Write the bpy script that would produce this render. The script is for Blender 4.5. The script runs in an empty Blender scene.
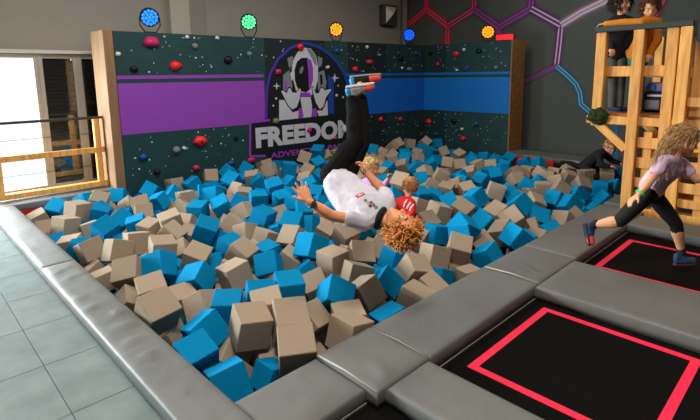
import bpy, bmesh, math, random
from mathutils import Vector, Matrix, Quaternion, noise

# ---------------------------------------------------------------- camera, world, lights, exposure
scene = bpy.context.scene
COL = scene.collection
CAM = Vector((0.0, 0.0, 1.74))
RIGHT = Vector((0.71705, -0.69690, -0.01303)).normalized()
UP = Vector((0.12259, 0.10768, 0.98660)).normalized()
FWD = Vector((0.68616, 0.70904, -0.16265)).normalized()
FPX, PX, PY = 481.87, 350.0, 155.25
cam = bpy.data.cameras.new('camera')
cam.sensor_width = 36.0
cam.lens = 36.0 * FPX / 700.0
cam.shift_y = -(210.0 - PY) / 700.0
cam.clip_end = 200
cam_o = bpy.data.objects.new('camera', cam)
m = Matrix((RIGHT, UP, -FWD)).transposed().to_4x4()
m.translation = CAM
cam_o.matrix_world = m
COL.objects.link(cam_o)
scene.camera = cam_o

world = bpy.data.worlds.new('world')
scene.world = world
world.use_nodes = True
bg = world.node_tree.nodes['Background']
bg.inputs[0].default_value = (0.86, 0.93, 1.0, 1)
bg.inputs[1].default_value = 1.7

def area(name, loc, target, sx, sy, power, color):
    l = bpy.data.lights.new(name, 'AREA'); l.shape = 'RECTANGLE'; l.size = sx; l.size_y = sy
    l.energy = power; l.color = color
    o = bpy.data.objects.new(name, l); o.location = loc
    o.rotation_euler = (Vector(target) - Vector(loc)).to_track_quat('-Z', 'Y').to_euler()
    COL.objects.link(o); return o
area('window_daylight', (-2.35, 8.75, 1.35), (-2.35, 0, 1.2), 6.7, 2.0, 2000, (0.93, 0.97, 1.0))
for (lx, ly, pw) in ((2.4, 5.0, 110), (5.4, 4.8, 62), (8.0, 4.0, 25), (0.6, 1.0, 160), (3.4, -0.4, 18), (5.2, 1.2, 26)):
    area('ceiling_lamp', (lx, ly, 4.5), (lx, ly, 0), 1.6, 0.6, pw, (1.0, 0.94, 0.86))

vs = scene.view_settings
vs.view_transform = 'Standard'
vs.look = 'None'
vs.exposure = 0.12
vs.gamma = 1.0
vs.use_curve_mapping = False

# ---------------------------------------------------------------- helpers
def ray(x, y):
    return FWD + RIGHT * ((x - PX) / FPX) - UP * ((y - PY) / FPX)
def at_z(x, y, z):
    d = ray(x, y); return CAM + d * ((z - CAM.z) / d.z)
def at_x(x, y, X):
    d = ray(x, y); return CAM + d * (X / d.x)
def at_y(x, y, Y):
    d = ray(x, y); return CAM + d * (Y / d.y)
def at_plane(x, y, q, n):
    d = ray(x, y); return CAM + d * ((q - CAM).dot(n) / d.dot(n))
def at_d(x, y, d):
    return CAM + ray(x, y) * d

def srgb(r, g, b):
    def c(v):
        v /= 255.0
        return v / 12.92 if v <= 0.04045 else ((v + 0.055) / 1.055) ** 2.4
    return (c(r), c(g), c(b), 1.0)

MATS = {}
def mat(name, rgb, rough=0.7, var=0.0, scale=8.0, bump=0.0, bscale=60.0, spec=0.3, metal=0.0, emit=0.0, stretch=None, rand=0.0, rgb2=None, detail=3.0, coat=0.0, sheen=0.0):
    if name in MATS: return MATS[name]
    mt = bpy.data.materials.new(name); mt.use_nodes = True
    nt = mt.node_tree; b = nt.nodes['Principled BSDF']
    c = srgb(*rgb)
    b.inputs['Base Color'].default_value = c
    b.inputs['Roughness'].default_value = rough
    b.inputs['Specular IOR Level'].default_value = spec
    b.inputs['Metallic'].default_value = metal
    if coat: b.inputs['Coat Weight'].default_value = coat
    if sheen: b.inputs['Sheen Weight'].default_value = sheen
    if emit:
        b.inputs['Emission Color'].default_value = c
        b.inputs['Emission Strength'].default_value = emit
    if var or bump or rand:
        tc = nt.nodes.new('ShaderNodeTexCoord'); mp = nt.nodes.new('ShaderNodeMapping')
        nt.links.new(tc.outputs['Object'], mp.inputs['Vector'])
        if stretch: mp.inputs['Scale'].default_value = stretch
        oi = nt.nodes.new('ShaderNodeObjectInfo')
        add = nt.nodes.new('ShaderNodeVectorMath'); add.operation = 'ADD'
        nt.links.new(mp.outputs[0], add.inputs[0])
        mul = nt.nodes.new('ShaderNodeMath'); mul.operation = 'MULTIPLY'; mul.inputs[1].default_value = 37.0
        nt.links.new(oi.outputs['Random'], mul.inputs[0]); nt.links.new(mul.outputs[0], add.inputs[1])
        if var or rgb2:
            n = nt.nodes.new('ShaderNodeTexNoise'); n.inputs['Scale'].default_value = scale; n.inputs['Detail'].default_value = detail
            nt.links.new(add.outputs[0], n.inputs['Vector'])
            mx = nt.nodes.new('ShaderNodeMix'); mx.data_type = 'RGBA'
            if rgb2:
                c2 = srgb(*rgb2); mx.inputs[6].default_value = c; mx.inputs[7].default_value = c2
            else:
                mx.inputs[6].default_value = tuple(max(0, v * (1 - var)) for v in c[:3]) + (1,)
                mx.inputs[7].default_value = tuple(min(1, v * (1 + var)) for v in c[:3]) + (1,)
            rp = nt.nodes.new('ShaderNodeMapRange'); rp.inputs[1].default_value = 0.3; rp.inputs[2].default_value = 0.7
            nt.links.new(n.outputs['Fac'], rp.inputs[0]); nt.links.new(rp.outputs[0], mx.inputs[0])
            out = mx.outputs[2]
            if rand:
                hs = nt.nodes.new('ShaderNodeHueSaturation')
                mr = nt.nodes.new('ShaderNodeMapRange'); mr.inputs[3].default_value = 1 - rand; mr.inputs[4].default_value = 1 + rand
                nt.links.new(oi.outputs['Random'], mr.inputs[0]); nt.links.new(mr.outputs[0], hs.inputs['Value'])
                nt.links.new(out, hs.inputs['Color']); out = hs.outputs[0]
            nt.links.new(out, b.inputs['Base Color'])
        if bump:
            n2 = nt.nodes.new('ShaderNodeTexNoise'); n2.inputs['Scale'].default_value = bscale; n2.inputs['Detail'].default_value = 4
            nt.links.new(add.outputs[0], n2.inputs['Vector'])
            bp = nt.nodes.new('ShaderNodeBump'); bp.inputs['Strength'].default_value = bump; bp.inputs['Distance'].default_value = 0.01
            nt.links.new(n2.outputs['Fac'], bp.inputs['Height']); nt.links.new(bp.outputs[0], b.inputs['Normal'])
    MATS[name] = mt
    return mt

def glass_mat():
    if 'glass' in MATS: return MATS['glass']
    mt = bpy.data.materials.new('glass'); mt.use_nodes = True; nt = mt.node_tree; nt.nodes.clear()
    o = nt.nodes.new('ShaderNodeOutputMaterial'); mix = nt.nodes.new('ShaderNodeMixShader')
    t = nt.nodes.new('ShaderNodeBsdfTransparent'); t.inputs[0].default_value = (0.93, 0.96, 0.96, 1)
    g = nt.nodes.new('ShaderNodeBsdfGlossy'); g.inputs['Roughness'].default_value = 0.05
    mix.inputs[0].default_value = 0.07
    nt.links.new(t.outputs[0], mix.inputs[1]); nt.links.new(g.outputs[0], mix.inputs[2]); nt.links.new(mix.outputs[0], o.inputs[0])
    MATS['glass'] = mt; return mt

def tag(o, label=None, cat=None, group=None, kind=None):
    if label: o['label'] = label
    if cat: o['category'] = cat
    if group: o['group'] = group
    if kind: o['kind'] = kind
    return o
def link(name, me, material=None, parent=None, smooth=False):
    o = bpy.data.objects.new(name, me); COL.objects.link(o)
    if material is not None and not me.materials: me.materials.append(material)
    if parent is not None: o.parent = parent
    if smooth:
        for p in me.polygons: p.use_smooth = True
    return o
def from_bm(name, bm, material=None, parent=None, smooth=False):
    me = bpy.data.meshes.new(name); bmesh.ops.recalc_face_normals(bm, faces=bm.faces); bm.to_mesh(me); bm.free()
    return link(name, me, material, parent, smooth)
def empty(name, loc=(0, 0, 0), rz=0.0):
    o = bpy.data.objects.new(name, None); o.location = loc; o.rotation_euler = (0, 0, rz); o.empty_display_size = 0.2
    COL.objects.link(o); return o
def local(parent, p):
    # world point -> coordinates of an unrotated empty
    return Vector(p) - (parent.location if parent is not None else Vector())
def bm_box(bm, lo, hi, bevel=0.0, seg=1, mtx=None):
    r = bmesh.ops.create_cube(bm, size=1.0)
    vs_ = r['verts']
    lo, hi = Vector(lo), Vector(hi)
    for v in vs_:
        v.co = Vector((lo[i] + (v.co[i] + 0.5) * (hi[i] - lo[i]) for i in range(3)))
    if bevel:
        es = list({e for v in vs_ for e in v.link_edges})
        rr = bmesh.ops.bevel(bm, geom=es, offset=bevel, segments=seg, affect='EDGES', profile=0.5)
        vs_ = list({v for f in rr['faces'] for v in f.verts} | {v for v in vs_ if v.is_valid})
    if mtx is not None:
        bmesh.ops.transform(bm, matrix=mtx, verts=vs_)
    return vs_
def box(name, lo, hi, material, parent=None, bevel=0.0, seg=1, smooth=False):
    """axis-aligned box in world coordinates, origin at its base centre"""
    lo, hi = Vector(lo), Vector(hi)
    c = Vector(((lo.x + hi.x) / 2, (lo.y + hi.y) / 2, lo.z))
    bm = bmesh.new(); bm_box(bm, lo - c, hi - c, bevel, seg)
    o = from_bm(name, bm, material, parent, smooth)
    o.location = c - (parent.location if parent is not None and parent.parent is None else (parent.location + parent.parent.location if parent is not None else Vector()))
    return o
def bar(name, a, b, w, t, material, parent=None, up=(0, 0, 1), bevel=0.004):
    """board from a to b (world), w across, t thick along up"""
    a, b = Vector(a), Vector(b); d = b - a; L = d.length; z = d.normalized()
    upv = Vector(up); x = upv.cross(z)
    if x.length < 1e-4: x = Vector((1, 0, 0)).cross(z)
    x.normalize(); y = z.cross(x)
    mt = Matrix((x, y, z)).transposed().to_4x4(); mt.translation = Vector()
    bm = bmesh.new(); bm_box(bm, (-w / 2, -t / 2, 0), (w / 2, t / 2, L), bevel, 1)
    o = from_bm(name, bm, material, parent)
    mw = mt.copy(); off = a - (parent.location if parent is not None else Vector()); mw.translation = off
    o.matrix_local = mw
    return o
def tube(name, pts, rad, material, parent=None, seg=8, closed=False, smooth=True):
    bm = bmesh.new(); pts = [Vector(p) for p in pts]; n = len(pts); rings = []
    if not isinstance(rad, (list, tuple)): rad = [rad] * n
    prev = None
    for i, p in enumerate(pts):
        a = pts[(i - 1) % n] if closed else pts[max(i - 1, 0)]; b = pts[(i + 1) % n] if closed else pts[min(i + 1, n - 1)]
        t = (b - a).normalized()
        ref = Vector((0, 0, 1)) if abs(t.z) < 0.9 else Vector((1, 0, 0))
        x = ref.cross(t).normalized()
        if prev is not None:
            x = (prev - t * prev.dot(t))
            x = x.normalized() if x.length > 1e-5 else ref.cross(t).normalized()
        prev = x; y = t.cross(x)
        rings.append([bm.verts.new(p + (x * math.cos(2 * math.pi * k / seg) + y * math.sin(2 * math.pi * k / seg)) * rad[i]) for k in range(seg)])
    for i in range(n if closed else n - 1):
        r0, r1 = rings[i], rings[(i + 1) % n]
        for k in range(seg): bm.faces.new((r0[k], r0[(k + 1) % seg], r1[(k + 1) % seg], r1[k]))
    if not closed:
        bm.faces.new(rings[0][::-1]); bm.faces.new(rings[-1])
    if parent is not None:
        bmesh.ops.translate(bm, vec=-parent.location, verts=bm.verts)
    return from_bm(name, bm, material, parent, smooth)
def poly(name, pts, material, parent=None, thick=0.0, nrm=None):
    bm = bmesh.new(); off = parent.location if parent is not None else Vector()
    f = bm.faces.new([bm.verts.new(Vector(p) - off) for p in pts])
    if thick:
        g = bmesh.ops.extrude_face_region(bm, geom=[f])
        bmesh.ops.translate(bm, vec=Vector(nrm) * thick, verts=[v for v in g['geom'] if isinstance(v, bmesh.types.BMVert)])
    return from_bm(name, bm, material, parent)

# ---------------------------------------------------------------- materials
WOOD = mat('pine', (246, 168, 90), 0.6, 0.30, 3.5, 0.15, 30, stretch=(7, 7, 0.8), rand=0.12)
WOODP = mat('pale_ply', (140, 106, 74), 0.65, 0.14, 3.0, 0.1, 30, stretch=(6, 6, 0.7))
CHIP = mat('chipboard', (170, 118, 62), 0.8, 0.35, 22.0, 0.2, 60)
VINYL = mat('grey_vinyl', (103, 103, 99), 0.5, 0.10, 2.0, 0.25, 14, spec=0.4)
VINYLD = mat('dark_vinyl', (60, 58, 56), 0.5, 0.10, 3.0, 0.25, 14)
BED = mat('trampoline_mesh', (14, 13, 11), 0.9, 0.15, 40.0, 0.2, 300, spec=.08)
PINK = mat('pink_tape', (253, 40, 78), 0.55, 0.06, 6.0)
RUBBER = mat('rubber_tile', (112, 124, 121), 0.85, 0.16, 5.0, 0.35, 160)
TEAL = mat('painted_ply_teal', (25, 61, 63), 0.65, 0.10, 4.0, 0.08, 80)
TEALD = mat('ply_black_teal_and_shade', (22, 34, 36), 0.65, 0.10, 4.0, 0.08, 80)
PURPLE = mat('purple_paint', (138, 64, 170), 0.65, 0.05, 40.0)
BLUEP = mat('blue_paint', (10, 92, 182), 0.65, 0.05, 40.0)
WHITEP = mat('white_paint', (196, 198, 204), 0.7)
BLACK = mat('black_metal', (18, 18, 20), 0.45, spec=0.5)
BACKWALL = mat('wall_beige', (156, 151, 142), 0.9, 0.04, 2.0, 0.05, 60)
MURALWALL = mat('wall_grey_green', (84, 88, 83), 0.9, 0.06, 1.5, 0.05, 60)
BLUEFOAM = mat('blue_foam', (3, 130, 180), 0.9, 0.05, 20.0, 0.30, 120, spec=0.08, rand=0.10)
BEIGEFOAM = mat('beige_foam', (165, 146, 125), 0.9, 0.05, 20.0, 0.30, 120, spec=0.1, rand=0.10)
REDV = mat('red_vinyl', (200, 32, 30), 0.45)

# ---------------------------------------------------------------- room shell
PIT = (1.09, 8.9, 2.0, 7.38)        # x0 x1 y0 y1
def ring(name, outer, inner, z, material):
    bm = bmesh.new(); xs = [outer[0], inner[0], inner[1], outer[1]]; ys = [outer[2], inner[2], inner[3], outer[3]]
    g = [[bm.verts.new((x, y, z)) for y in ys] for x in xs]
    for i in range(3):
        for j in range(3):
            if (i, j) != (1, 1): bm.faces.new((g[i][j], g[i + 1][j], g[i + 1][j + 1], g[i][j + 1]))
    return from_bm(name, bm, material)
RX0, RX1, RY0, RY1, RH = -7.2, 10.0, -6.5, 8.25, 4.6
floor = ring('floor', (RX0, RX1, RY0, RY1 + .1), (1.09, 9.2, 2.0, 7.38), 0.0, mat('concrete', (70, 70, 68), 0.9, 0.1, 3))
tag(floor, kind='structure')
tile_me = None
for i in range(5):
    for j in range(15):
        x0 = 0.509 + (i - 4) * 0.58; y0 = 2.59 + (j - 5) * 0.58
        if x0 > 1.0 or y0 > 7.7: continue
        if tile_me is None:
            t = box('floor_tile', (0, 0, 0), (0.5775, 0.5775, 0.06), RUBBER, floor, 0.0025); tile_me = t.data
        else:
            t = link('floor_tile', tile_me, None, floor)
        t.location = (x0 + 0.29, y0 + 0.29, 0.0)
def wallbox(name, lo, hi, m_):
    return tag(box(name, lo, hi, m_), kind='structure')
# far wall (with the windows): built around the glazed opening
WX1 = 2.62; WZ0, WZ1 = 0.10, 2.12
bm = bmesh.new()
xs = [RX0, -5.6, WX1, RX1 + .2]; zs = [0, WZ0, WZ1, RH]
for yy in (RY1, RY1 + 0.22):
    g = [[bm.verts.new((x, yy, z)) for z in zs] for x in xs]
    for i in range(3):
        for j in range(3):
            if (i, j) != (1, 1): bm.faces.new((g[i][j], g[i + 1][j], g[i + 1][j + 1], g[i][j + 1]))
    if yy == RY1: g0 = g
for (a, b) in (((1, 1), (2, 1)), ((2, 1), (2, 2)), ((2, 2), (1, 2)), ((1, 2), (1, 1))):
    bm.faces.new((g0[a[0]][a[1]], g0[b[0]][b[1]], g[b[0]][b[1]], g[a[0]][a[1]]))
tag(from_bm('wall_back', bm, BACKWALL), kind='structure')
wallbox('wall_right', (RX1, RY0, 0), (RX1 + .2, RY1, RH), MURALWALL)
wallbox('wall_front', (RX0 - .2, RY0 - .2, 0), (RX1 + .2, RY0, RH), mat('wall_dark', (58, 58, 56), .9))
wallbox('wall_left', (RX0 - .2, RY0, 0), (RX0, RY1, RH), mat('wall_dark', (58, 58, 56), .9))
wallbox('ceiling', (RX0 - .2, RY0 - .2, RH), (RX1 + .2, RY1 + .3, RH + .1), mat('ceiling_dark', (52, 51, 49), 0.9))
wallbox('trim_1', (-5.7, RY1 - .03, WZ1), (WX1 + .08, RY1 + .04, WZ1 + .05), mat('frame_white', (212, 208, 200), 0.6))
# pilaster on the far wall and the pipe in the corner
wallbox('trim_2', (3.68, RY1 - .16, 0), (4.02, RY1, RH), mat('pilaster_light', (178, 174, 164), 0.85))
wallbox('trim_3', (4.02, RY1 - .16, 0), (4.30, RY1 - .02, RH), mat('pilaster_grey', (140, 136, 126), 0.85))
pipe = tube('drain_pipe', [(9.86, 8.12, 0), (9.86, 8.12, RH)], 0.075, mat('pipe_grey', (128, 130, 126), 0.6), seg=12)
tag(pipe, 'grey vertical pipe in the corner beside the red mural lines', 'pipe')

# windows: bright panes and dark shuttered panes between pale frames
FRAME = mat('frame_grey', (176, 172, 162), 0.5)
def window(n, x0, x1, label, dark=False):
    w = empty('window_%d' % n, ((x0 + x1) / 2, RY1 + .08, WZ0)); tag(w, kind='structure'); w['label'] = label
    fw = 0.06
    box('frame_post', (x0, RY1 + .04, WZ0), (x0 + fw, RY1 + .12, WZ1), FRAME, w, .006)
    box('frame_post', (x1 - fw, RY1 + .04, WZ0), (x1, RY1 + .12, WZ1), FRAME, w, .006)
    box('frame_rail', (x0 + fw, RY1 + .04, WZ1 - .07), (x1 - fw, RY1 + .12, WZ1), FRAME, w, .006)
    box('frame_rail', (x0 + fw, RY1 + .04, WZ0), (x1 - fw, RY1 + .12, WZ0 + .07), FRAME, w, .006)
    box('pane', (x0 + fw, RY1 + .075, WZ0 + .07), (x1 - fw, RY1 + .081, WZ1 - .07), glass_mat(), w)
    if dark:
        box('gap_blocker', (x0 + fw, RY1 + .15, WZ0), (x1 - fw, RY1 + .16, WZ1), mat('gap_blocker_dark', (24, 21, 18), .8), w)  # added dark sheet, keeps daylight out of the gap above the slats
        z = WZ0 + .08
        sm = mat('dark_slat', (40, 36, 32), 0.6, 0.2, 5, rand=.15)
        base = None
        while z < WZ1 - .1:
            if base is None:
                s = box('slat', (x0 + fw, RY1 + .10, z), (x1 - fw, RY1 + .125, z + .052), sm, w, .003); base = s
            else:
                s = link('slat', base.data, None, w); s.location = base.location + Vector((0, 0, z - (WZ0 + .08)))
            s.rotation_euler = (0.25, 0, 0)
            z += .056
window(1, 0.10, 1.72, 'bright overexposed window pane left of the dark shuttered one')
window(2, 1.72, 2.24, 'dark shuttered window panel behind the wooden railing', True)
window(3, 2.24, 2.62, 'narrow dark shuttered window panel beside the climbing wall', True)
for k in range(3): window(4 + k, -5.6 + k * 1.9, -3.7 + k * 1.9, 'bright window further along the far wall')

# railing in front of the windows
rl = empty('railing', (0.9, 7.70, 0.14)); tag(rl, 'pine railing with dark handrail and wires in front of the windows', 'railing')
HAND = mat('dark_handrail', (62, 62, 58), 0.5)
box('hand_rail', (-1.2, 7.67, 1.165), (2.33, 7.74, 1.20), HAND, rl, .004)
box('rail', (-1.2, 7.68, .665), (2.33, 7.73, .745), WOOD, rl, .004)
box('rail', (-1.2, 7.66, .165), (2.40, 7.76, .235), WOOD, rl, .004)
for x in (-0.2, 1.01, 2.24):
    box('post', (x - .035, 7.665, .235), (x + .035, 7.735, 1.165), WOOD, rl, .004)
for z in (.47, .95):
    tube('wire', [(-1.2, 7.70, z), (0.5, 7.70, z - .01), (2.3, 7.70, z + .01)], .004, BLACK, rl, 5)

# ---------------------------------------------------------------- pit lining and pads
def pitwall(name, lo, hi, m_, label):
    tag(box(name, lo, hi, m_), label, 'pit wall', kind='structure')
DARKL = mat('dark_liner', (30, 28, 28), 0.8)
pitwall('wall_pit_left', (1.03, 2.0, -.75), (1.09, 7.38, .05), DARKL, 'dark pit lining under the left pad')
pitwall('wall_pit_near', (1.03, 1.94, -.75), (8.96, 2.0, .03), DARKL, 'dark pit lining under the near pads')
pitwall('wall_pit_far', (1.03, 7.38, -.75), (9.2, 7.44, .05), REDV, 'red pit lining below the railing')
pitwall('wall_pit_right', (8.9, 2.0, -.75), (8.96, 4.78, .06), DARKL, 'dark pit lining below the mural wall')
pitwall('floor_pit', (1.0, 1.94, -.8), (9.2, 7.44, -.75), DARKL, 'dark floor of the foam pit')

def pad(name, x0, x1, y0, y1, ztop, thick, label, bevel=0.016, wr=0.004, seed=0, sag=None, ridges=(), m_=None, group=None):
    nx = max(4, int((x1 - x0) / 0.035)); ny = max(4, int((y1 - y0) / 0.035))
    nx, ny = min(nx, 90), min(ny, 90)
    cx, cy = (x0 + x1) / 2, (y0 + y1) / 2
    bm = bmesh.new(); rows = []
    prof = [(bevel * 0.0, 0.0)]
    def top(u, v):
        x = x0 + (x1 - x0) * u; y = y0 + (y1 - y0) * v
        dx = min(x - x0, x1 - x); dy = min(y - y0, y1 - y); d = min(dx, dy)
        z = ztop
        if d < bevel: z -= bevel * (1 - math.sqrt(max(0, 1 - (1 - d / bevel) ** 2)))
        h = noise.noise(Vector((x * 2.3 + seed, y * 2.3, seed))) * wr * 1.6 + noise.noise(Vector((x * 9 + seed, y * 9, seed * 2))) * wr * .6
        edge = min(1, d / 0.06)
        z += h * edge
        for (rx, ry, ra, rl_, rw, rh) in ridges:
            ux = (x - rx) * math.cos(ra) + (y - ry) * math.sin(ra); uy = -(x - rx) * math.sin(ra) + (y - ry) * math.cos(ra)
            z += rh * math.exp(-(ux / rl_) ** 2 - (uy / rw) ** 2) * edge
        if sag: z -= sag(x, y)
        return Vector((x - cx, y - cy, z - (ztop - thick)))
    us = [0, bevel * .3 / (x1 - x0), bevel / (x1 - x0)] + [bevel / (x1 - x0) + (1 - 2 * bevel / (x1 - x0)) * i / nx for i in range(1, nx)] + [1 - bevel / (x1 - x0), 1 - bevel * .3 / (x1 - x0), 1]
    vv = [0, bevel * .3 / (y1 - y0), bevel / (y1 - y0)] + [bevel / (y1 - y0) + (1 - 2 * bevel / (y1 - y0)) * i / ny for i in range(1, ny)] + [1 - bevel / (y1 - y0), 1 - bevel * .3 / (y1 - y0), 1]
    g = [[bm.verts.new(top(u, v)) for v in vv] for u in us]
    for i in range(len(us) - 1):
        for j in range(len(vv) - 1): bm.faces.new((g[i][j], g[i + 1][j], g[i + 1][j + 1], g[i][j + 1]))
    loop = [g[i][0] for i in range(len(us))] + [g[-1][j] for j in range(1, len(vv))] + [g[i][-1] for i in range(len(us) - 2, -1, -1)] + [g[0][j] for j in range(len(vv) - 2, 0, -1)]
    mids, lows = [], []
    for v in loop:
        out = Vector((v.co.x, v.co.y, 0)); n_ = Vector((0, 0, 0))
        if abs(v.co.x - (x0 - cx)) < 1e-5: n_.x = -1
        if abs(v.co.x - (x1 - cx)) < 1e-5: n_.x = 1
        if abs(v.co.y - (y0 - cy)) < 1e-5: n_.y = -1
        if abs(v.co.y - (y1 - cy)) < 1e-5: n_.y = 1
        k = noise.noise(Vector((v.co.x * 6 + seed, v.co.y * 6, 3))) * .006
        mids.append(bm.verts.new(Vector((v.co.x, v.co.y, v.co.z * .5)) + n_ * (.006 + k)))
        lows.append(bm.verts.new((v.co.x, v.co.y, 0)))
    n = len(loop)
    for i in range(n):
        j = (i + 1) % n
        bm.faces.new((loop[i], mids[i], mids[j], loop[j])); bm.faces.new((mids[i], lows[i], lows[j], mids[j]))
    bm.faces.new(lows[::-1])
    root = from_bm(name, bm, m_ or VINYL, None, True); root.location = (cx, cy, ztop - thick)
    tag(root, label, 'pad', group)
    return root
def piping(parent, pts, r=.006):
    o = tube('piping', [Vector(p) for p in pts], r, mat('pale_piping', (176, 172, 164), .5), None, 6)
    o.parent = parent; o.data.transform(Matrix.Translation(-parent.location)); return o

G1 = 'grey vinyl pads around the foam pit'
pad('lining_pad', 8.82, 8.895, 3.70, 4.72, .125, .30, 'narrow red lining pad at the far edge of the pit below the mural wall', m_=REDV)
rid = [(0.97 + random.Random(i).uniform(-.08, .08), 2.0 + i * .23, 0.25 + random.Random(i + 9).uniform(-.25, .3), .10, .011, .016 + .012 * (i % 3 == 0)) for i in range(12)]
p1 = pad('edge_pad', .82, 1.09, 4.705, 7.40, .14, .085, 'far pale grey vinyl pad on the left edge of the pit', seed=1.3, group=G1)
p2 = pad('edge_pad', .82, 1.09, 0.6, 4.70, .14, .085, 'long wrinkled grey vinyl pad on the left edge beside the floor tiles', seed=4.1, ridges=rid, wr=.006, group=G1)
p3 = pad('edge_pad', 0.2, 2.46, 7.405, 7.80, .14, .10, 'grey vinyl pad under the wooden railing at the far edge of the pit', seed=2.2, group=G1)
def sagA(x, y): return .035 * max(0, (1.74 - y) / .24) ** 2 * math.exp(-((x - 1.35) / .25) ** 2)
p4 = pad('edge_pad', 1.095, 1.635, 1.60, 2.0, .125, .10, 'short grey vinyl pad at the front corner of the pit', seed=5.5, sag=sagA, group=G1)
p5 = pad('edge_pad', 1.64, 2.085, 1.515, 2.0, .145, .11, 'square bulging grey vinyl pad second from the front corner', seed=7.7, wr=.007, ridges=[(1.78, 1.6, 1.2, .12, .025, .012)], group=G1)
piping(p5, [(1.645, 1.53, .135), (1.645, 1.76, .150), (1.645, 1.99, .138)])
p6 = pad('edge_pad', 2.09, 3.485, 1.515, 2.0, .14, .10, 'long grey vinyl pad between the foam cubes and the near trampoline', seed=3.3, wr=.003, group=G1)
piping(p6, [(2.09, 1.53, .128), (2.09, 1.76, .142), (2.09, 1.99, .13)], .004)
p7 = pad('edge_pad', 3.49, 4.195, 1.515, 2.0, .14, .10, 'grey vinyl pad beside the broad dividing pad, with creased near end', seed=9.3, ridges=[(3.62, 1.7, 1.1, .14, .02, .008), (3.70, 1.68, 1.0, .14, .02, .007)], group=G1)
piping(p7, [(3.495, 1.53, .13), (3.495, 1.76, .145), (3.495, 1.99, .132)])
p8 = pad('edge_pad', 4.20, 5.255, 1.515, 2.0, .14, .10, 'grey vinyl pad left of the far trampoline behind the running girl', seed=11.3, group=G1)
p9 = pad('edge_pad', 5.26, 6.20, 1.515, 2.0, .14, .10, 'grey vinyl pad reaching the foot of the wooden tower', seed=12.3, group=G1)
p10 = pad('edge_pad', 6.36, 7.78, 1.515, 2.0, .14, .10, 'grey vinyl pad under the deck of the wooden tower', seed=13.3, group=G1)
p12 = pad('edge_pad', 7.95, 8.96, 1.515, 2.0, .14, .10, 'grey vinyl pad behind the wooden tower at the far corner', seed=15.3, group=G1)
p11 = pad('edge_pad', 8.965, 9.6, 1.6, 4.75, .16, .10, 'dark grey pad along the foot of the mural wall', seed=14.3, m_=VINYL, group=G1)
G2 = 'grey pads between the trampolines'
c1 = pad('cross_pad', 1.70, 2.06, -3.2, 1.51, .14, .10, 'narrow grey dividing pad in front of the near trampoline', seed=21.3, group=G2)
c2 = pad('cross_pad', 3.40, 4.15, -3.2, 1.51, .14, .10, 'broad grey dividing pad between the two pink-marked trampolines', seed=22.3, group=G2)
c3 = pad('cross_pad', 5.58, 6.02, -3.2, 1.51, .14, .10, 'grey pad between the far trampoline and the pallet wall', seed=23.3, group=G2)
c4 = pad('cross_pad', 2.07, 3.39, -.25, .16, .14, .10, 'grey pad on the near side of the near trampoline', seed=24.3, group=G2)

def trampoline(x0, x1, y0, y1, pink, label):
    t = empty('trampoline', ((x0 + x1) / 2, (y0 + y1) / 2, 0)); tag(t, label, 'trampoline', 'trampolines beside the foam pit')
    box('bed', (x0, y0, .02), (x1, y1, .04), BED, t)
    for (a, b) in (((x0, y1 - .012), (x1, y1 - .004)), ((x0, y0 + .004), (x1, y0 + .012))):
        box('frame_edge', (a[0], a[1], .04), (b[0], b[1], .048), mat('frame_edge', (120, 112, 104), .5), t)
    if pink:
        a, b, c, d = pink; w = .05
        for lo, hi in (((a, d - w), (b, d)), ((a, c), (b, c + w)), ((a, c + w), (a + w, d - w)), ((b - w, c + w), (b, d - w))):
            box('marking_tape', (lo[0], lo[1], .04), (hi[0], hi[1], .042), PINK, t)
trampoline(2.06, 3.40, .16, 1.512, (2.29, 3.32, .44, 1.40), 'near black trampoline with a pink tape square, in front of the broad pad')
trampoline(4.15, 5.58, .16, 1.512, (4.36, 5.36, .44, 1.42), 'far black trampoline with a pink tape square under the running girl')
trampoline(0.9, 1.70, .2, 1.60, None, 'black trampoline bed below the front corner pad')
trampoline(4.15, 5.58, -2.6, .14, None, 'black trampoline bed beyond the far pink square')

# ---------------------------------------------------------------- climbing wall
CW0, CW1, CW2 = Vector((2.47, 7.33, 0)), Vector((9.2, 6.97, 0)), Vector((9.2, 4.80, 0))
CZ0, CZ1 = -.6, 2.41
cw = empty('climbing_wall', (6.0, 7.3, 0)); tag(cw, 'dark teal climbing wall with purple and blue stripes around the foam pit', 'climbing wall')
U1 = (CW1 - CW0).normalized(); N1 = Vector((U1.y, -U1.x, 0)); N1 = N1 if N1.y < 0 else -N1
U2 = (CW2 - CW1).normalized(); N2 = Vector((-1, 0, 0))
L1 = (CW1 - CW0).length; L2 = (CW2 - CW1).length
def W1(u, z, o=0.0): return CW0 + U1 * u + Vector((0, 0, z)) + N1 * o
def W2(u, z, o=0.0): return CW1 + U2 * u + Vector((0, 0, z)) + N2 * o
def px1(x, y, o=0.0): return at_plane(x, y, CW0, N1) + N1 * o
def px2(x, y, o=0.0): return at_plane(x, y, CW1, N2) + N2 * o
def wpanel(name, F, N, u0, u1, z0, z1, o0, th, m_):
    bm = bmesh.new()
    q = [F(u0, z0, o0), F(u1, z0, o0), F(u1, z1, o0), F(u0, z1, o0)]
    lo = [bm.verts.new(p - cw.location) for p in q]; hi = [bm.verts.new(p + N * th - cw.location) for p in q]
    bm.faces.new(hi); bm.faces.new(lo[::-1])
    for i in range(4): bm.faces.new((lo[i], lo[(i + 1) % 4], hi[(i + 1) % 4], hi[i]))
    return from_bm(name, bm, m_, cw)
u_of = lambda x: (px1(x, 60) - CW0).dot(U1)
cuts = [0, u_of(213), u_of(265), u_of(325), u_of(348), u_of(386), L1]
DK = [TEAL, TEAL, TEALD, TEAL, TEALD, mat('painted_ply_teal_shaded', (26, 50, 51), 0.65, 0.1, 4.0, 0.08, 80)]  # logo panel is painted dark; darker panels beyond it hold shade in their colour
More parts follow.
